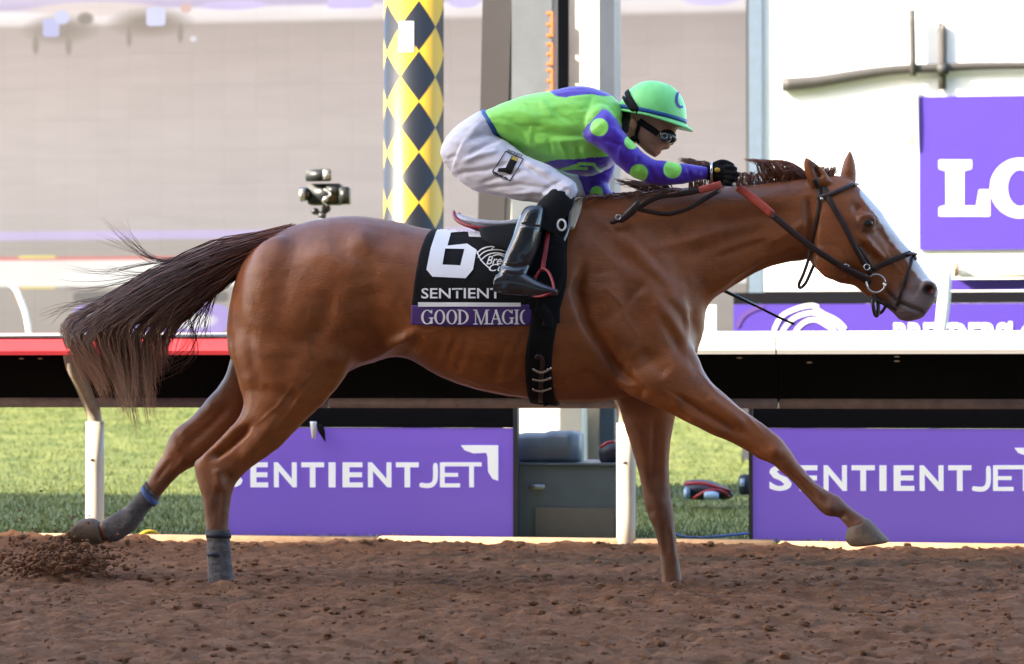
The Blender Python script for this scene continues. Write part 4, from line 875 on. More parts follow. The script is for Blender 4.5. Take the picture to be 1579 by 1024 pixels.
# reins
rn = empty('reins', label='reins with red rubber grip from bit to the black glove', cat='reins')
yr = lambda x: float(np.interp(x, [1140, 1180, 1220, 1260, 1300, 1345], [-.125, -.14, -.15, -.145, -.125, -.085]))
def rein(pts, wd, m, nm, sgn=1):
    Q = [P(x, y, yr(x)) for x, y in pts]
    if sgn < 0: Q = [Vector((p.x, -p.y, p.z)) for p in Q]
    mk(nm, tube(Q, wd, 8, .28, [Vector((0, 1, .2))]*len(Q), k=3), M[m], rn)
for sgn in (1, -1):
    rein([(1138, 289), (1155, 301), (1174, 316), (1191, 331)], .0165, 'redrub', 'rubber_grip', sgn)
    rein([(1188, 329), (1215, 352), (1250, 380), (1280, 400), (1305, 415), (1340, 430)], .0125, 'leather', 'rein_strap', sgn)
mk('rein_loop', tube([P(1112, 284, -.16), P(1095, 289, -.175), P(1078, 294, -.18)], .014, 8, .3, [Vector((0, 1, .2))]*3, k=3), M['redrub'], rn)
mk('rein_loop', tube([P(1080, 293, -.18), P(1050, 299, -.18), P(1020, 302, -.175), P(996, 312, -.17), P(984, 322, -.168)], .012, 8, .35, [Vector((0, 1, .2))]*5, k=3), M['leather'], rn)
mk('rein_loop', tube([P(1110, 293, -.155), P(1085, 308, -.165), P(1060, 322, -.168), P(1030, 330, -.168), P(1000, 326, -.168), P(982, 322, -.168)], .009, 8, .4, [Vector((0, 1, .2))]*6, k=3), M['leather'], rn)
mk('rein_knot', remesh('rein_knot', [tube([P(986, 312, -.175), P(974, 325, -.178), P(962, 336, -.18)], [.017, .02, .016], 10), ellipsoid(P(957, 338, -.18), (.022, .016, .016)), ellipsoid(P(946, 342, -.18), (.016, .012, .012))], .0045, 3), M['leather'], rn)
ring(P(953, 335, -.196), .010, .002, name='buckle', parent=rn, n=12)
# saddle cloth: a sheet wrapped over the back of the horse
scq = empty('saddle_cloth', label='black saddle cloth with white number 6 and purple name band', cat='saddle cloth')
def wrap(xa, xb, za_fn, nx_, na, off, near=True, far=True):
    """sheet lying on the horse: for each station along X walk round the barrel from the spine down to the pixel line za_fn"""
    V = []; 
    for i in range(nx_):
        u = i/(nx_-1); row = []
        for j in range(na):
            t = j/(na-1)*2-1
            pxb, pyb = za_fn(u); 
            q = P(pxb[0]+(pxb[1]-pxb[0])*(1-abs(t)), 0, -.28)
            x = q.x; zb_ = P(pxb[0], pyb, -.28).z; zc = P(700, 470, 0).z
            ztop_ = P(pxb[1], 345, 0).z
            # angle from straight up to the lower hem
            ang0 = math.atan2(.32, zb_-zc); a = ang0*t
            o = Vector((x, 0, zc)); d = Vector((0, -math.sin(a), math.cos(a)))
            h = HB.ray_cast(o+d*1.5, -d)
            p = h[0]+h[1]*off if h[0] else o+d*.3
            row.append(p)
        V.append(row)
    A = np.array([[list(p) for p in r] for r in V])
    for _ in range(10): A[1:-1] = .5*A[1:-1]+.25*(A[:-2]+A[2:]); A[:, 1:-1] = .5*A[:, 1:-1]+.25*(A[:, :-2]+A[:, 2:])
    A[:, :, 1] *= 1.02
    nz = pnoise(A[:, :, 0].ravel()*9, A[:, :, 2].ravel()*5, 81, 2).reshape(A.shape[:2]); A[:, :, 1] += np.sign(A[:, :, 1])*.007*(nz-.35)
    f = [(i*na+j, i*na+j+1, (i+1)*na+j+1, (i+1)*na+j) for i in range(nx_-1) for j in range(na-1)]
    return A.reshape(-1, 3).tolist(), f
def solid(o, th):
    m = o.modifiers.new('s', 'SOLIDIFY'); m.thickness = th; m.offset = 1; return o
cv = wrap(0, 0, lambda u: ((lerp(634, 862, u), lerp(656, 868, u)), 506), 70, 181, .008)
cvU = uv(np.array(cv[0])); cvY = np.array(cv[0])[:, 1]
isb = [all(cvY[i] < -.05 for i in q) and np.mean([cvU[i][1] for i in q]) > 470 and np.mean([cvU[i][0] for i in q]) < 818 for q in cv[1]]
def sub(keep):
    fs = [q for q, b in zip(cv[1], isb) if b == keep]; us = sorted({i for q in fs for i in q}); mp = {a: b for b, a in enumerate(us)}
    return [cv[0][i] for i in us], [tuple(mp[i] for i in q) for q in fs]
CB = bvh_of(mesh('tmpc', *cv))
cloth = mk('cloth', sub(False), M['black'], scq); solid(cloth, -.004); solid(mk('name_band', sub(True), M['clothpurple'], scq), -.004)
z5 = lambda L: [(600+x/3.2, 320+y/3.2) for x, y in L]
decal('number', [fill([z5([(262, 84), (405, 76), (462, 100), (458, 150), (395, 148), (388, 122), (305, 128), (288, 192), (385, 182), (432, 212), (415, 308), (378, 351), (215, 343), (185, 308), (205, 205), (232, 122)]), z5([(277, 206), (264, 284), (352, 288), (372, 208)])])], CB, M['white'], scq, .004)
decal('white_stripe', [fill([[(634.5, 466), (803, 467), (803, 473), (634.5, 473)]])], CB, M['white'], scq, .0042)
decal('sponsor_lettering', [text2d('SENTIENT', 650, 772, 444.5, 460.5, bold=.012)], CB, M['white'], scq, .004)
def serif(ch, x, y0, y1, w):
    h = y1-y0; yc = (y0+y1)/2; s = []; t, n = 3.6, 1.5
    sf = lambda cx, y, hw=4.0: line2d((cx-hw, y), (cx+hw, y), 1.5)
    if ch == 'O': s = [ring2d(x+w/2, yc, w/2, h/2, t, 1.4)]
    if ch in 'CG':
        s = [ring2d(x+w/2, yc, w/2, h/2, t, 1.4, 38, 325), line2d((x+w-2.2, y0), (x+w-2.2, y0+6), 1.6)]
        if ch == 'G': s += [line2d((x+w-2.6, yc+1), (x+w-2.6, y1-1), 3.4), sf(x+w-2.6, yc+1.4, 3.8)]
    if ch == 'D': s = [line2d((x+3.4, y0), (x+3.4, y1), t), ring2d(x+4, yc, w-4, h/2, t, 1.4, -90, 90), line2d((x, y0+.7), (x+6, y0+.7), 1.5), line2d((x, y1-.7), (x+6, y1-.7), 1.5)]
    if ch == 'I': s = [line2d((x+w/2, y0), (x+w/2, y1), t), sf(x+w/2, y0+.7, w/2), sf(x+w/2, y1-.7, w/2)]
    if ch == 'A': s = [line2d((x+w/2, y0), (x+3, y1), 1.7), line2d((x+w/2-.6, y0), (x+w-3.2, y1), t), line2d((x+w*.27, yc+3), (x+w*.75, yc+3), 1.5), sf(x+3, y1-.7, 3.2), sf(x+w-3.4, y1-.7, 4)]
    if ch == 'M': s = [line2d((x+3.5, y0), (x+3.5, y1), 1.7), line2d((x+4, y0), (x+w/2, y1), 3.2), line2d((x+w-5, y0), (x+w/2, y1), 1.6), line2d((x+w-4.2, y0), (x+w-4.2, y1), t), sf(x+3.5, y1-.7, 3.4), sf(x+w-4.2, y1-.7, 4), line2d((x, y0+.7), (x+5, y0+.7), 1.5), line2d((x+w-6, y0+.7), (x+w, y0+.7), 1.5)]
    return s
for ch, x, w_ in (('G', 650, 18.5), ('O', 670, 17), ('O', 688.5, 17), ('D', 706, 17), ('M', 730, 25), ('A', 755, 20), ('G', 774, 18), ('I', 793, 7.5)):
    decal('name_letter', serif(ch, x, 477.5, 500, w_), CB, M['white'], scq, .0045)
decal('name_letter', [ring2d(810, 488.75, 8.5, 11.25, 3.6, 1.4, 95, 265)], CB, M['white'], scq, .0045)
lg = [[(735, 392), (745, 384), (760, 381), (778, 382)], [(737, 398), (748, 389), (764, 386), (780, 388)], [(741, 403), (752, 394), (766, 391), (780, 394)], [(757, 388), (762, 382), (772, 379), (782, 380)], [(735, 388), (742, 402), (752, 412), (757, 415)], [(742, 386), (748, 384)], [(760, 396), (770, 394), (782, 399)]]
decal('event_logo', [poly2d(a, 1.8) for a in lg], CB, M['white'], scq, .004)
decal('event_logo', [text2d('Bree', 750, 782, 396, 409, bold=.01, shear=.4), text2d('Cu', 754, 778, 408, 419, bold=.01, shear=.4)], CB, M['white'], scq, .0055)
# saddle
sd = empty('saddle', label='small racing saddle with red piping, black girth and red stirrup', cat='saddle')
mk('seat', remesh('seat', [loft([(699, 326, 703, 338, 0, .07), (716, 332, 720, 349, 0, .12), (745, 339, 748, 354, 0, .14), (785, 340, 785, 356, 0, .12), (830, 328, 830, 350, 0, .1), (872, 304, 876, 330, 0, .09)], 3, 20)], .006, 3), M['pinkwhite'], sd)
rim = [(700, 327, -.06), (702, 336, -.105), (712, 344, -.135), (730, 350, -.16), (755, 352, -.17), (785, 350, -.17)]
mk('piping', tube([P(x, y, Yv) for x, y, Yv in rim], .008, 8, k=4), M['red'], sd); mk('piping', tube([(lambda p: (p.x, -p.y, p.z))(P(x, y, Yv)) for x, y, Yv in rim], .008, 8, k=4), M['red'], sd)
for s in (1, -1):
    fl_ = remesh('flap', [loft([(738, 352, 800, 345, -.20, .05), (745, 372, 842, 350, -.265, .03), (770, 384, 858, 362, -.30, .02), (800, 398, 872, 372, -.315, .018), (815, 430, 872, 420, -.325, .015), (815, 462, 862, 458, -.325, .012)], 4, 20, 3)], .006, 4)
    if s < 0: c_ = co_of(fl_); c_[:, 1] *= -1; set_co(fl_, c_); fl_.flip_normals()
    fo = link('flap', fl_, M['black'], sd)
    if s > 0: FB = bvh_of(fl_)
ft = mk('front_pad', tube([P(893, 307, -.05), P(889, 322, -.12), P(884, 338, -.19), P(881, 352, -.235)], [.018, .02, .018, .012], 10, .6, k=3), M['cream'], sd)
mk('pad_edge', tube([P(884, 308, -.07), P(880, 330, -.2), P(877, 352, -.26), P(868, 375, -.30), P(858, 395, -.325), P(845, 402, -.33)], .005, 8, k=3), M['camgrey'], sd)
# girth band round the barrel
def band(xt0, xt1, xb0, xb1, pyb, off, na=90, w=9):
    rows = []
    for k in range(w):
        u = k/(w-1); row = []
        for j in range(na):
            a = 2*math.pi*j/na; zc = P(840, 470, 0).z; d = Vector((0, -math.sin(a), math.cos(a)))
            s = (1-math.cos(a))/2; s = min(max((s-.35)/.5, 0), 1); px = lerp(lerp(xt0, xt1, u), lerp(xb0, xb1, u), s)
            o = Vector((P(px, 470, -.2).x, 0, zc)); h = HB.ray_cast(o+d*1.2, -d); row.append(h[0]+h[1]*off if h[0] else o+d*.3)
        rows.append(row)
    A = np.array([[list(p) for p in r] for r in rows])
    for _ in range(4): A = .5*A+.25*(np.roll(A, 1, 1)+np.roll(A, -1, 1))
    return A.reshape(-1, 3).tolist(), [(k*na+j, k*na+(j+1) % na, (k+1)*na+(j+1) % na, (k+1)*na+j) for k in range(w-1) for j in range(na)]
gt = mk('girth', band(838, 876, 811, 851, 620, .014), M['black'], sd); GB = bvh_of(gt); solid(gt, .005)
for y0, y1, y2 in ((567, 573, 566), (583, 585, 581), (598, 601, 596)):
    strap('girth_buckle', [(821, y0), (835, y1), (850, y2)], .0055, M['steel'], sd, GB, .009)
strap('girth_strap', [(826, 552), (831, 548), (836, 556), (835, 575), (834, 600), (834, 618)], .009, M['leather'], sd, GB, .007)
mk('girth_tail', tube([P(840, 618, -.06), P(842, 626, -.06)], .02, 8, .4), M['black'], sd)
strap('girth_buckle_guard', [(822, 468), (836, 478), (845, 492), (843, 505)], .022, M['black'], sd, GB, .009)
mk('number_disc', tube([P(866, 347, -.345)+Vector((math.cos(a)*.0155, 0, math.sin(a)*.021)) for a in np.linspace(0, 6.2832, 20)], .0045, 6, nrm=[Vector((0, 1, 0))]*20), M['white'], sd)
YFt = -.40
for s in (1, -1):
    yy = YFt*s
    mkp = lambda L: [(lambda p: (p.x, p.y*s, p.z))(P(x, y, v_)) for x, y, v_ in L]
    mk('stirrup_leather', tube(mkp([(846, 345, -.30), (842, 380, -.345), (838, 405, -.37), (837, 418, -.385)]), .0095, 8, .35, [Vector((0, 1, 0))]*4, k=3), M['red'], sd)
    mk('stirrup_iron', tube(mkp([(822, 448, -.385), (826, 428, -.385), (836, 415, -.385), (846, 420, -.40), (852, 434, -.42), (853, 448, -.44), (838, 456, -.44), (822, 456, -.40), (822, 448, -.385)]), .0055, 8, k=4), M['red'], sd)

# =================================================================== THE JOCKEY
jo = empty('person', label='jockey in green and purple silks and green helmet crouching over the horse', cat='person')
hs_ = lambda L, dy: [(a, b, c_, d, Y+dy, h) for a, b, c_, d, Y, h in L]
headj = [(1030, 142, 975, 142, 0, .055), (1048, 165, 962, 160, 0, .072), (1048, 188, 960, 178, 0, .075), (1042, 204, 963, 196, 0, .072), (1034, 217, 968, 208, 0, .066), (1024, 229, 977, 218, 0, .056), (1015, 238, 987, 226, 0, .043), (1010, 243, 996, 235, 0, .024)]
skin_parts = [loft(headj, 3, 20), loft([(1038, 206, 1026, 210, 0, .011), (1037, 217, 1020, 218, 0, .014), (1032, 229, 1016, 226, 0, .017), (1024, 231, 1014, 229, 0, .012)], 3, 12),
              ellipsoid(P(976, 192, -.073), (.014, .010, .026)), ellipsoid(P(976, 192, .073), (.014, .010, .026)), ellipsoid(P(1015, 235.5, 0), (.012, .022, .006)), ellipsoid(P(1011, 239, 0), (.011, .02, .006)),
              loft([(955, 172, 935, 222, 0, .06), (975, 180, 958, 222, 0, .058), (990, 190, 976, 222, 0, .05)], 3, 16),
              loft([(745, 185, 752, 225, 0, .12), (800, 165, 800, 232, 0, .13), (870, 148, 880, 255, 0, .15), (930, 155, 935, 235, 0, .15), (950, 170, 945, 215, 0, .08)], 3, 20),
              loft([(925, 180, 915, 210, -.15, .04), (965, 222, 950, 240, -.19, .036), (1002, 256, 990, 274, -.17, .032), (1050, 258, 1050, 276, -.13, .026), (1100, 261, 1100, 275, -.11, .022)], 3, 14),
              loft([(925, 180, 915, 210, .15, .04), (935, 250, 915, 255, .2, .036), (930, 285, 912, 292, .23, .032), (970, 335, 958, 345, .22, .026), (1000, 372, 992, 382, .22, .022)], 3, 14),
              loft([(740, 205, 712, 255, -.06, .05), (785, 240, 768, 280, -.14, .05), (862, 280, 850, 300, -.235, .03), (858, 308, 845, 300, -.26, .03), (825, 375, 798, 360, -.33, .045), (806, 428, 780, 425, -.37, .034)], 3, 16),
              loft([(740, 205, 712, 255, .06, .05), (785, 240, 768, 280, .14, .05), (878, 280, 866, 300, .235, .03), (872, 308, 859, 300, .26, .03), (840, 375, 813, 360, .33, .045), (820, 428, 795, 425, .37, .034)], 3, 16)]
jm = remesh('body', skin_parts, .0055, 4)
strokes(jm, [([(1030, 206)], 5, -.006), ([(1012, 236.5), (1020, 234)], 1.5, -.004), ([(976, 190)], 3, -.004), ([(1000, 222), (1012, 228)], 4, -.003)])
cj = co_of(jm); Uj = uvn(cj); sk = np.tile(np.array([.42, .2, .12]), (len(cj), 1))
lip = np.clip((3.0-dist_poly(Uj, [(1008, 236), (1020, 235)])[0])/2, 0, 1)[:, None]; sk = sk*(1-lip*.6)+np.array([.30, .09, .07])*lip*.6
hr = (inside(Uj, [(950, 165), (972, 170), (972, 186), (968, 206), (955, 205)]))[:, None]; sk = np.where(hr, np.array([.02, .013, .01]), sk)
paint(jm, sk); link('body', jm, M['skin'], jo)
# shirt
tj = remesh('shirt', [loft([(752, 172, 778, 216, 0, .155), (777, 160, 792, 232, 0, .165), (812, 148, 828, 247, 0, .175), (848, 141, 868, 264, 0, .185), (893, 133, 905, 272, 0, .19), (922, 138, 940, 258, 0, .18), (945, 149, 958, 232, 0, .13), (960, 164, 962, 215, 0, .075)], 4, 28, 2.3), ellipsoid(P(924, 190, -.15), (.07, .06, .075)), ellipsoid(P(924, 190, .15), (.07, .06, .075))], .005, 6)
W = [([(790, 170), (850, 190), (905, 205)], 8, .004), ([(790, 200), (850, 205), (900, 212)], 5, -.004), ([(800, 225), (850, 218), (900, 216)], 6, .004), ([(850, 170), (880, 190), (905, 215)], 5, -.004), ([(830, 150), (850, 175), (885, 195)], 5, .003), ([(785, 215), (830, 240), (870, 252)], 5, -.003), ([(810, 205), (830, 230)], 4, .003), ([(862, 215), (875, 245)], 4, .003), ([(845, 212), (852, 240)], 4, -.003), ([(890, 222), (900, 258)], 5, -.004), ([(915, 145), (905, 170)], 5, -.003), ([(780, 185), (800, 195), (840, 196)], 4, -.003), ([(820, 192), (818, 225)], 3, .002)]
strokes(tj, W, gain=1.5)
c = co_of(tj); Uj = uvn(c); n_ = no_of(tj); set_co(tj, c+n_*(.006*(pnoise((Uj[:, 0]-Uj[:, 1]*.6)/26, Uj[:, 1]/12, 51, 3)-.5))[:, None])
GREEN, PURP = np.array([.30, .84, .12]), np.array([.062, .013, .42])
cl = np.tile(GREEN, (len(c), 1))
pm = inside(Uj, [(846, 140), (894, 125), (922, 130), (944, 148), (930, 148), (912, 145), (893, 147), (870, 150), (856, 147)]) | inside(Uj, [(834, 251), (858, 246), (885, 246), (912, 243), (948, 240), (965, 270), (880, 285)])
cl[pm] = PURP
for pl, wd in (([(866, 262), (880, 259), (905, 260)], 3), ([(893, 252), (915, 254), (922, 262), (930, 268)], 3), ([(880, 257), (896, 253)], 2.5)): cl[dist_poly(Uj, pl)[0] < wd*.8] = GREEN
paint(tj, cl); shirt = link('shirt', tj, M['green'], jo)
def sleeve(st, side):
    s = remesh('sleeve', [loft(st, 4, 22)], .003, 9)
    if side < 0: strokes(s, [([(930, 215), (950, 222), (960, 225)], 4, -.004), ([(960, 215), (955, 245)], 4, .004), ([(985, 240), (980, 265)], 4, -.004), ([(1000, 255), (1010, 280)], 4, -.004), ([(1020, 256), (1028, 280)], 3, .003), ([(1060, 256), (1065, 276)], 3, -.003), ([(1080, 256), (1078, 276)], 3, .002), ([(945, 195), (965, 222)], 5, .003)])
    c = co_of(s); U_ = uv(c); n_ = no_of(s); set_co(s, c+n_*(.005*(vnoise(U_[:, 0]/11, U_[:, 1]/8, 53)-.5))[:, None])
    cl = np.tile(PURP, (len(c), 1))
    for x, y, r_ in ((924, 196, 14), (974, 219, 11), (985, 267, 14), (1037, 261, 14)) if side < 0 else ((920, 297, 10), (912, 262, 9), (955, 335, 12)):
        k_ = np.clip((r_-np.hypot(U_[:, 0]-x, U_[:, 1]-y))/1.0+.5, 0, 1)[:, None]; cl = cl*(1-k_)+GREEN*k_
    paint(s, cl); return link('sleeve', s, M['purple'], shirt)
sleeve([(931, 168, 898, 205, -.17, .05), (945, 176, 903, 217, -.20, .066), (963, 204, 932, 234, -.215, .062), (983, 226, 950, 254, -.21, .058), (1000, 242, 973, 271, -.20, .054), (1020, 248, 1003, 284, -.185, .05), (1045, 251, 1036, 286, -.165, .045), (1070, 254, 1066, 281, -.14, .038), (1092, 257, 1091, 276, -.12, .028)], -1)
sleeve([(931, 170, 900, 205, .17, .05), (945, 195, 905, 215, .20, .062), (950, 240, 900, 245, .22, .058), (945, 270, 890, 272, .235, .055), (940, 290, 900, 300, .24, .05), (965, 322, 945, 340, .24, .042), (990, 362, 975, 374, .23, .03)], 1)
# breeches
bs = remesh('breeches', [loft([(756, 176, 776, 214, 0, .145), (742, 172, 770, 230, 0, .16), (722, 184, 748, 262, 0, .175), (700, 200, 722, 278, 0, .165), (685, 222, 700, 268, 0, .12), (682, 234, 688, 254, 0, .08)], 4, 24),
     loft([(730, 200, 696, 268, -.09, .095), (775, 214, 728, 293, -.115, .095), (808, 238, 770, 303, -.155, .085), (842, 252, 806, 310, -.19, .075), (868, 268, 840, 315, -.22, .066), (887, 281, 862, 318, -.245, .058), (890, 296, 878, 316, -.25, .04)], 4, 22),
     loft([(730, 200, 696, 268, .09, .095), (780, 214, 733, 293, .115, .095), (820, 238, 785, 303, .155, .085), (856, 252, 825, 310, .19, .075), (885, 266, 858, 315, .22, .066), (905, 281, 880, 318, .245, .058), (908, 294, 896, 314, .25, .04)], 4, 22)], .005, 5)
strokes(bs, [([(704, 268), (750, 262), (790, 250)], 4, -.005), ([(720, 240), (750, 222), (775, 214)], 4, -.005), ([(712, 250), (740, 238), (770, 232)], 4, .004), ([(735, 285), (780, 270), (810, 262)], 4, -.004), ([(745, 292), (800, 285), (850, 290)], 3.5, -.004), ([(770, 300), (820, 296), (860, 302)], 3.5, .004), ([(820, 262), (855, 285), (880, 298)], 4, -.004), ([(810, 250), (850, 270)], 4, .004), ([(830, 305), (850, 285), (870, 275)], 3.5, -.003), ([(700, 225), (720, 215), (740, 190)], 5, .003), ([(780, 222), (800, 250), (830, 270)], 4, -.005), ([(690, 245), (705, 240)], 4, -.004), ([(850, 300), (870, 290)], 3, .004)], gain=1.7)
c = co_of(bs); Uj = uvn(c); n_ = no_of(bs); set_co(bs, c+n_*(.004*(vnoise(Uj[:, 0]/14+Uj[:, 1]/20, Uj[:, 1]/7, 55)-.5))[:, None])
bo = link('breeches', bs, M['white_cloth'], jo); BB = bvh_of(bs)
qd = [(780, 234), (807, 246), (787, 279), (760, 265)]
decal('patch_outline', [line2d(qd[i], qd[(i+1) % 4], 1.5) for i in range(4)], BB, M['black'], bo, .0025)
decal('boot_emblem', [fill([[(789, 241), (799, 245), (788, 270), (779, 266), (767, 265), (769, 260), (780, 259)]])], BB, M['black'], bo, .0025)
decal('boot_emblem_cuff', [fill([[(790, 241), (799, 245), (797, 250), (788, 246)]])], BB, M['hose'], bo, .0035)
def qmap(sh, o, ux, uy): return [(o[0]+ux[0]*x+uy[0]*y, o[1]+ux[1]*x+uy[1]*y) for x, y in sh[0]], sh[1]
decal('emblem_lettering', [qmap(text2d('GUILD', 0, 1, 0, 1, .02), (762, 264), (22, 11), (-2.6, 4.4))], BB, M['black'], bo, .0025)
decal('emblem_lettering', [qmap(text2d('JOCKEYS', 0, 1, 0, 1, .02), (783, 230), (23, 10), (-2.4, 4.4))], BB, M['black'], bo, .0025)
mk('waistband', remesh('waistband', [loft([(744, 169, 772, 226, 0, .150), (749, 170, 778, 222, 0, .156), (755, 172, 782, 220, 0, .158)], 4, 26)], .005, 3), M['bluetrim'], bo)
# boots
for s in (1, -1):
    dx = 0 if s > 0 else 14
    fix = lambda L: [(a+dx, b, c_+dx, d, Y*s, h) for a, b, c_, d, Y, h in L]
    kn = remesh('knee_cover', [loft(fix([(886, 300, 850, 290, -.25, .05), (884, 316, 842, 300, -.262, .058), (876, 330, 832, 310, -.278, .056), (864, 345, 822, 325, -.295, .052), (854, 362, 812, 342, -.315, .046)]), 4, 20)], .005, 4)
    link('knee_cover', kn, M['black'], jo)
    bt = remesh('boot', [loft(fix([(842, 319, 818, 317, -.318, .04), (841, 330, 808, 322, -.325, .05), (838, 348, 799, 340, -.338, .054), (834, 368, 791, 362, -.348, .054), (828, 390, 781, 386, -.36, .05), (820, 408, 774, 406, -.37, .044), (814, 424, 768, 424, -.38, .04), (808, 440, 763, 438, -.385, .036), (806, 451, 760, 449, -.385, .034)]), 4, 22),
          loft(fix([(764, 424, 760, 450, -.385, .03), (785, 416, 780, 454, -.385, .036), (808, 420, 805, 456, -.39, .038), (832, 433, 828, 457, -.405, .042), (850, 441, 846, 457, -.415, .038), (861, 446, 859, 456, -.42, .024)]), 4, 20)], .0045, 4)
    if s > 0: strokes(bt, [([(772, 408), (795, 412), (818, 408)], 3, -.006), ([(770, 416), (800, 420), (822, 418)], 3, .004), ([(800, 345), (838, 352)], 2, -.003), ([(815, 340), (800, 400)], 6, .003), ([(762, 449), (820, 453), (860, 452)], 1.8, -.004)])
    link('boot', bt, M['boot'], jo)
# hands in gloves
def hand(o, ax, up, side, holder):
    """o wrist, ax along the hand, up the back of the hand; four curled fingers round the rein and a thumb on top"""
    ax = ax.normalized(); sd_ = Vector((0, -1, 0))*side; upv = up.normalized()
    T = lambda a, b, c_: o+ax*a+upv*b+sd_*c_
    parts = [tube([T(-.03, 0, 0), T(0, 0, 0), T(.04, .004, 0), T(.085, .004, 0)], [.028, .031, .040, .038], 14, .72, [sd_]*4)]
    for i, (L, r_) in enumerate(((.9, .0105), (1.0, .011), (.95, .0105), (.8, .0095))):
        b0 = .030-i*.0205; parts.append(tube([T(.065, b0, .016), T(.092*L+.008, b0, .026), T(.108*L+.005, b0-.002, .008), T(.098*L, b0-.002, -.014), T(.072*L, b0-.001, -.022)], [r_*1.1, r_*1.08, r_, r_*.95, r_*.8], 10, k=3))
    parts.append(tube([T(.012, .026, .004), T(.045, .046, .004), T(.072, .047, -.004), T(.095, .040, -.01)], [.014, .013, .0115, .009], 10, k=3))
    return link('glove', remesh('glove', parts, .0034, 3), M['black'], holder)
w0 = P(1093, 266, -.12)
gl = hand(w0, P(1145, 274, -.125)-w0, Vector((.1, 0, 1)), 1, jo)
mk('wrist_strap', tube([w0+Vector((.012, math.cos(a)*.032, math.sin(a)*.036)) for a in np.linspace(0, 6.2832, 18)], .006, 6), M['steel'], gl); mk('badge', ellipsoid(P(1106, 262, -.157), (.011, .004, .009)), M['hose'], gl)
w1 = P(985, 366, .23); hand(w1, P(1030, 400, .23)-w1, Vector((.3, 0, 1)), -1, jo)
# helmet
hc = P(1005, 181, 0); hx = (P(1057, 192, 0)-P(953, 168.5, 0)).normalized(); hz = Vector((-hx.z, 0, hx.x)); hz = hz if hz.z > 0 else -hz; hy = Vector((0, 1, 0))
HT = lambda x, y, z: hc+hx*x+hy*y+hz*z
hl = empty('tmp'); bpy.data.objects.remove(hl)
V, Fc = [], []; NA, NR = 48, 16
for i in range(NR+1):
    ph = i/NR*math.pi/2
    for j in range(NA):
        a = 2*math.pi*j/NA; rr = math.cos(ph)**.9; V.append(HT(.139*rr*math.cos(a), .112*rr*math.sin(a), .150*math.sin(ph)-.004+.003*math.sin(a*8)*math.cos(ph)*math.sin(ph)))
for i in range(NR):
    for j in range(NA): Fc.append((i*NA+j, i*NA+(j+1) % NA, (i+1)*NA+(j+1) % NA, (i+1)*NA+j))
me_h = mesh('helmet', V, Fc); paint(me_h, np.tile(np.array([.24, .84, .25]), (len(V), 1)))
hel = link('helmet', me_h, M['green'], jo); HLB = bvh_of(me_h)
def hring(z0, z1, sc, name, m):
    v, f = [], []
    for k, (z, q) in enumerate(((z0, sc-.02), (z0, sc), (z1, sc-.004), (z1, sc-.02))):
        for j in range(NA): a = 2*math.pi*j/NA; v.append(HT(.139*q*math.cos(a), .112*q*math.sin(a), z))
    for k in range(3):
        for j in range(NA): f.append((k*NA+j, k*NA+(j+1) % NA, (k+1)*NA+(j+1) % NA, (k+1)*NA+j))
    return mk(name, (v, f), m, hel)
hring(.004, .020, 1.022, 'blue_band', M['bluetrim'])
bm_ = []; v, f = [], []
for j in range(NA+1):
    a = 2*math.pi*j/NA; ex = .004+.030*max(0, math.cos(a))**2.2; dz = -.004-.012*max(0, math.cos(a))
    for (e, z) in ((0, .004), (ex, dz+.004), (ex+.002, dz), (ex, dz-.004), (0, -.008)): v.append(HT((.139+e)*math.cos(a), (.112+e*.8)*math.sin(a), z))
for j in range(NA):
    for k in range(4): f.append((j*5+k, j*5+k+1, (j+1)*5+k+1, (j+1)*5+k))
me_b = mesh('brim', v, f); paint(me_b, np.tile(np.array([.24, .84, .25]), (len(v), 1))); link('brim', me_b, M['green'], hel)
decal('helmet_mark', [ring2d(1050, 153, 9, 14, 3.5, 3.5, 60, 290)], HLB, mat('purple_mark', tuple(PURP), .5), hel, .003, 4)
def curve_on(b, px, wd, name, m, off=.005): return strap(name, px, wd, m, gg, b, off, .3)
gg = empty('tmp2'); gg.name = 'goggles'; gg.parent = jo
curve_on(HLB, [(966, 136), (970, 150), (978, 163), (984, 175), (988, 183)], .0125, 'goggle_strap', M['black'])
curve_on(HLB, [(961, 148), (968, 160), (976, 170), (983, 178)], .007, 'goggle_strap', M['black'])
JB = bvh_of(jm)
curve_on(JB, [(986, 186), (997, 194), (1008, 201), (1014, 206)], .012, 'goggle_strap', M['black'], .006)
fr = remesh('frame', [ellipsoid(P(1030, 210, -.035), (.040, .042, .028), Matrix.Rotation(R(28), 3, 'Y')), ellipsoid(P(1030, 210, .035), (.040, .042, .028), Matrix.Rotation(R(28), 3, 'Y'))], .005, 3)
link('frame', fr, M['blackg'], gg)
for s in (-1, 1): 
    p = P(1026, 211, -.0765); p.y *= -s
    mk('lens', ellipsoid(p, (.026, .009, .020), Matrix.Rotation(R(28), 3, 'Y')), M['lens'], gg)
    p = P(1025, 210, -.084); p.y *= -s; mk('lens_rim', tube([p+Vector((math.cos(a)*.011, 0, math.sin(a)*.011)) for a in np.linspace(0, 6.2832, 16)], .0022, 6), M['camgrey'], gg)
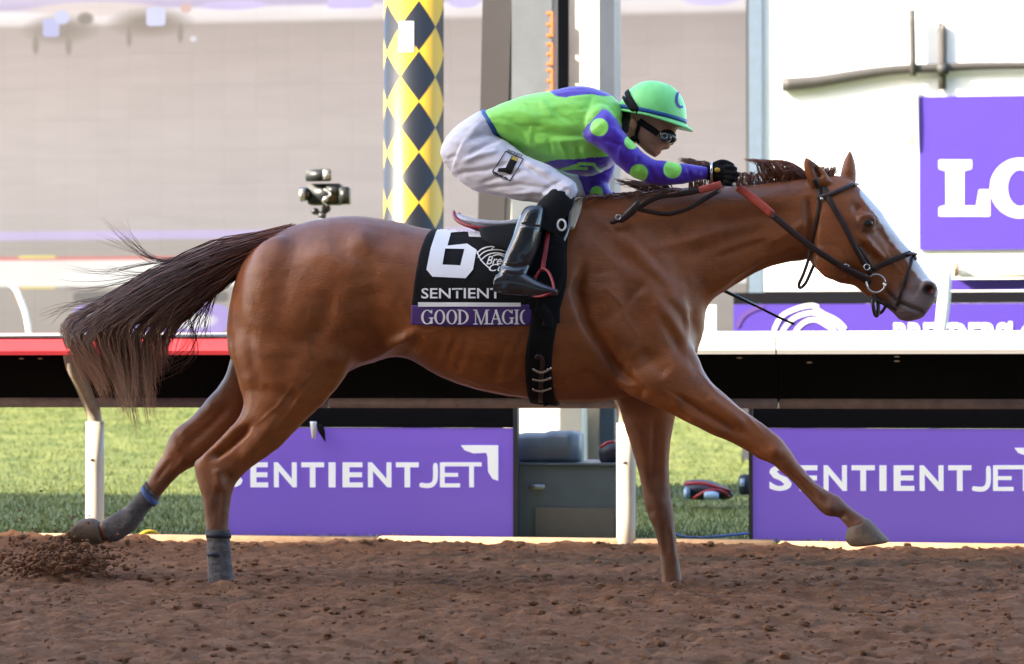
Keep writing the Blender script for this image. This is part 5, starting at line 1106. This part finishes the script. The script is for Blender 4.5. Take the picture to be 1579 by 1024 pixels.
curve_on(JB, [(986, 186), (984, 198), (982, 210), (986, 220)], .007, 'chin_strap', M['black'], .005)
ch = hit(JB, 979, 213, .004)[0]; mk('chin_cup', ellipsoid(ch, (.018, .012, .012)), M['black'], gg)
# whip held in the far hand
wh = empty('whip', label='black riding whip pointing down below the horse neck', cat='whip')
mk('shaft', tube([P(985, 384, .24), P(1060, 420, .24), P(1120, 450, .24), P(1165, 471, .24)], [.011, .009, .007, .007], 10), M['blackg'], wh); mk('flap', tube([P(1160, 469, .24), P(1200, 489, .24), P(1225, 500, .24)], [.008, .011, .010], 10, .5), M['black'], wh)
# dirt thrown up behind the rear hoof
V, Fc = [], []
for i in range(1500):
    t = random.random(); px = 95+G(42); py = 868+G(16)-max(0, 20-abs(px-95))*.4; r_ = .003+.012*random.random()**3
    if random.random() < .12: px, py, r_ = 100+G(90), 845+G(28), .003+.004*random.random()
    p = P(px, py, .1+G(.15)); p.z = max(p.z, .005)
    v, f = ellipsoid(p, (r_*(.7+random.random()), r_*(.7+random.random()), r_*(.6+.6*random.random())), None, 6, 4)
    n = len(V); V += v; Fc += [tuple(k+n for k in q_) for q_ in f]
mk('kicked_dirt', (V, Fc), M['dirt'], smooth=False, kind='stuff', label='spray of dirt clods thrown up behind the rear hoof', cat='dirt')
# loose clods over the track
base = [ellipsoid((0, 0, 0), (1, 1, 1), None, 7, 5)]; V, Fc = [], []
for i in range(10000):
    y = -4.3+6.4*random.random(); x = -3+6*random.random(); r_ = .003+.013*random.random()**4
    z = float(dirt_h(np.array([x]), np.array([y]))[0])
    if y > 2.1: continue
    n = len(V); sx_, sy_, sz_ = r_*(.8+.7*random.random()), r_*(.8+.5*random.random()), r_*(.5+.5*random.random())
    V += [(x+v.x*sx_*(1+.3*G()), y+v.y*sy_*(1+.2*G()), z+r_*.3+v.z*sz_) for v in base[0][0]]; Fc += [tuple(k+n for k in q_) for q_ in base[0][1]]
mk('dirt_clods', (V, Fc), M['dirt'], smooth=False, kind='stuff', label='loose dirt clods strewn over the track', cat='dirt')
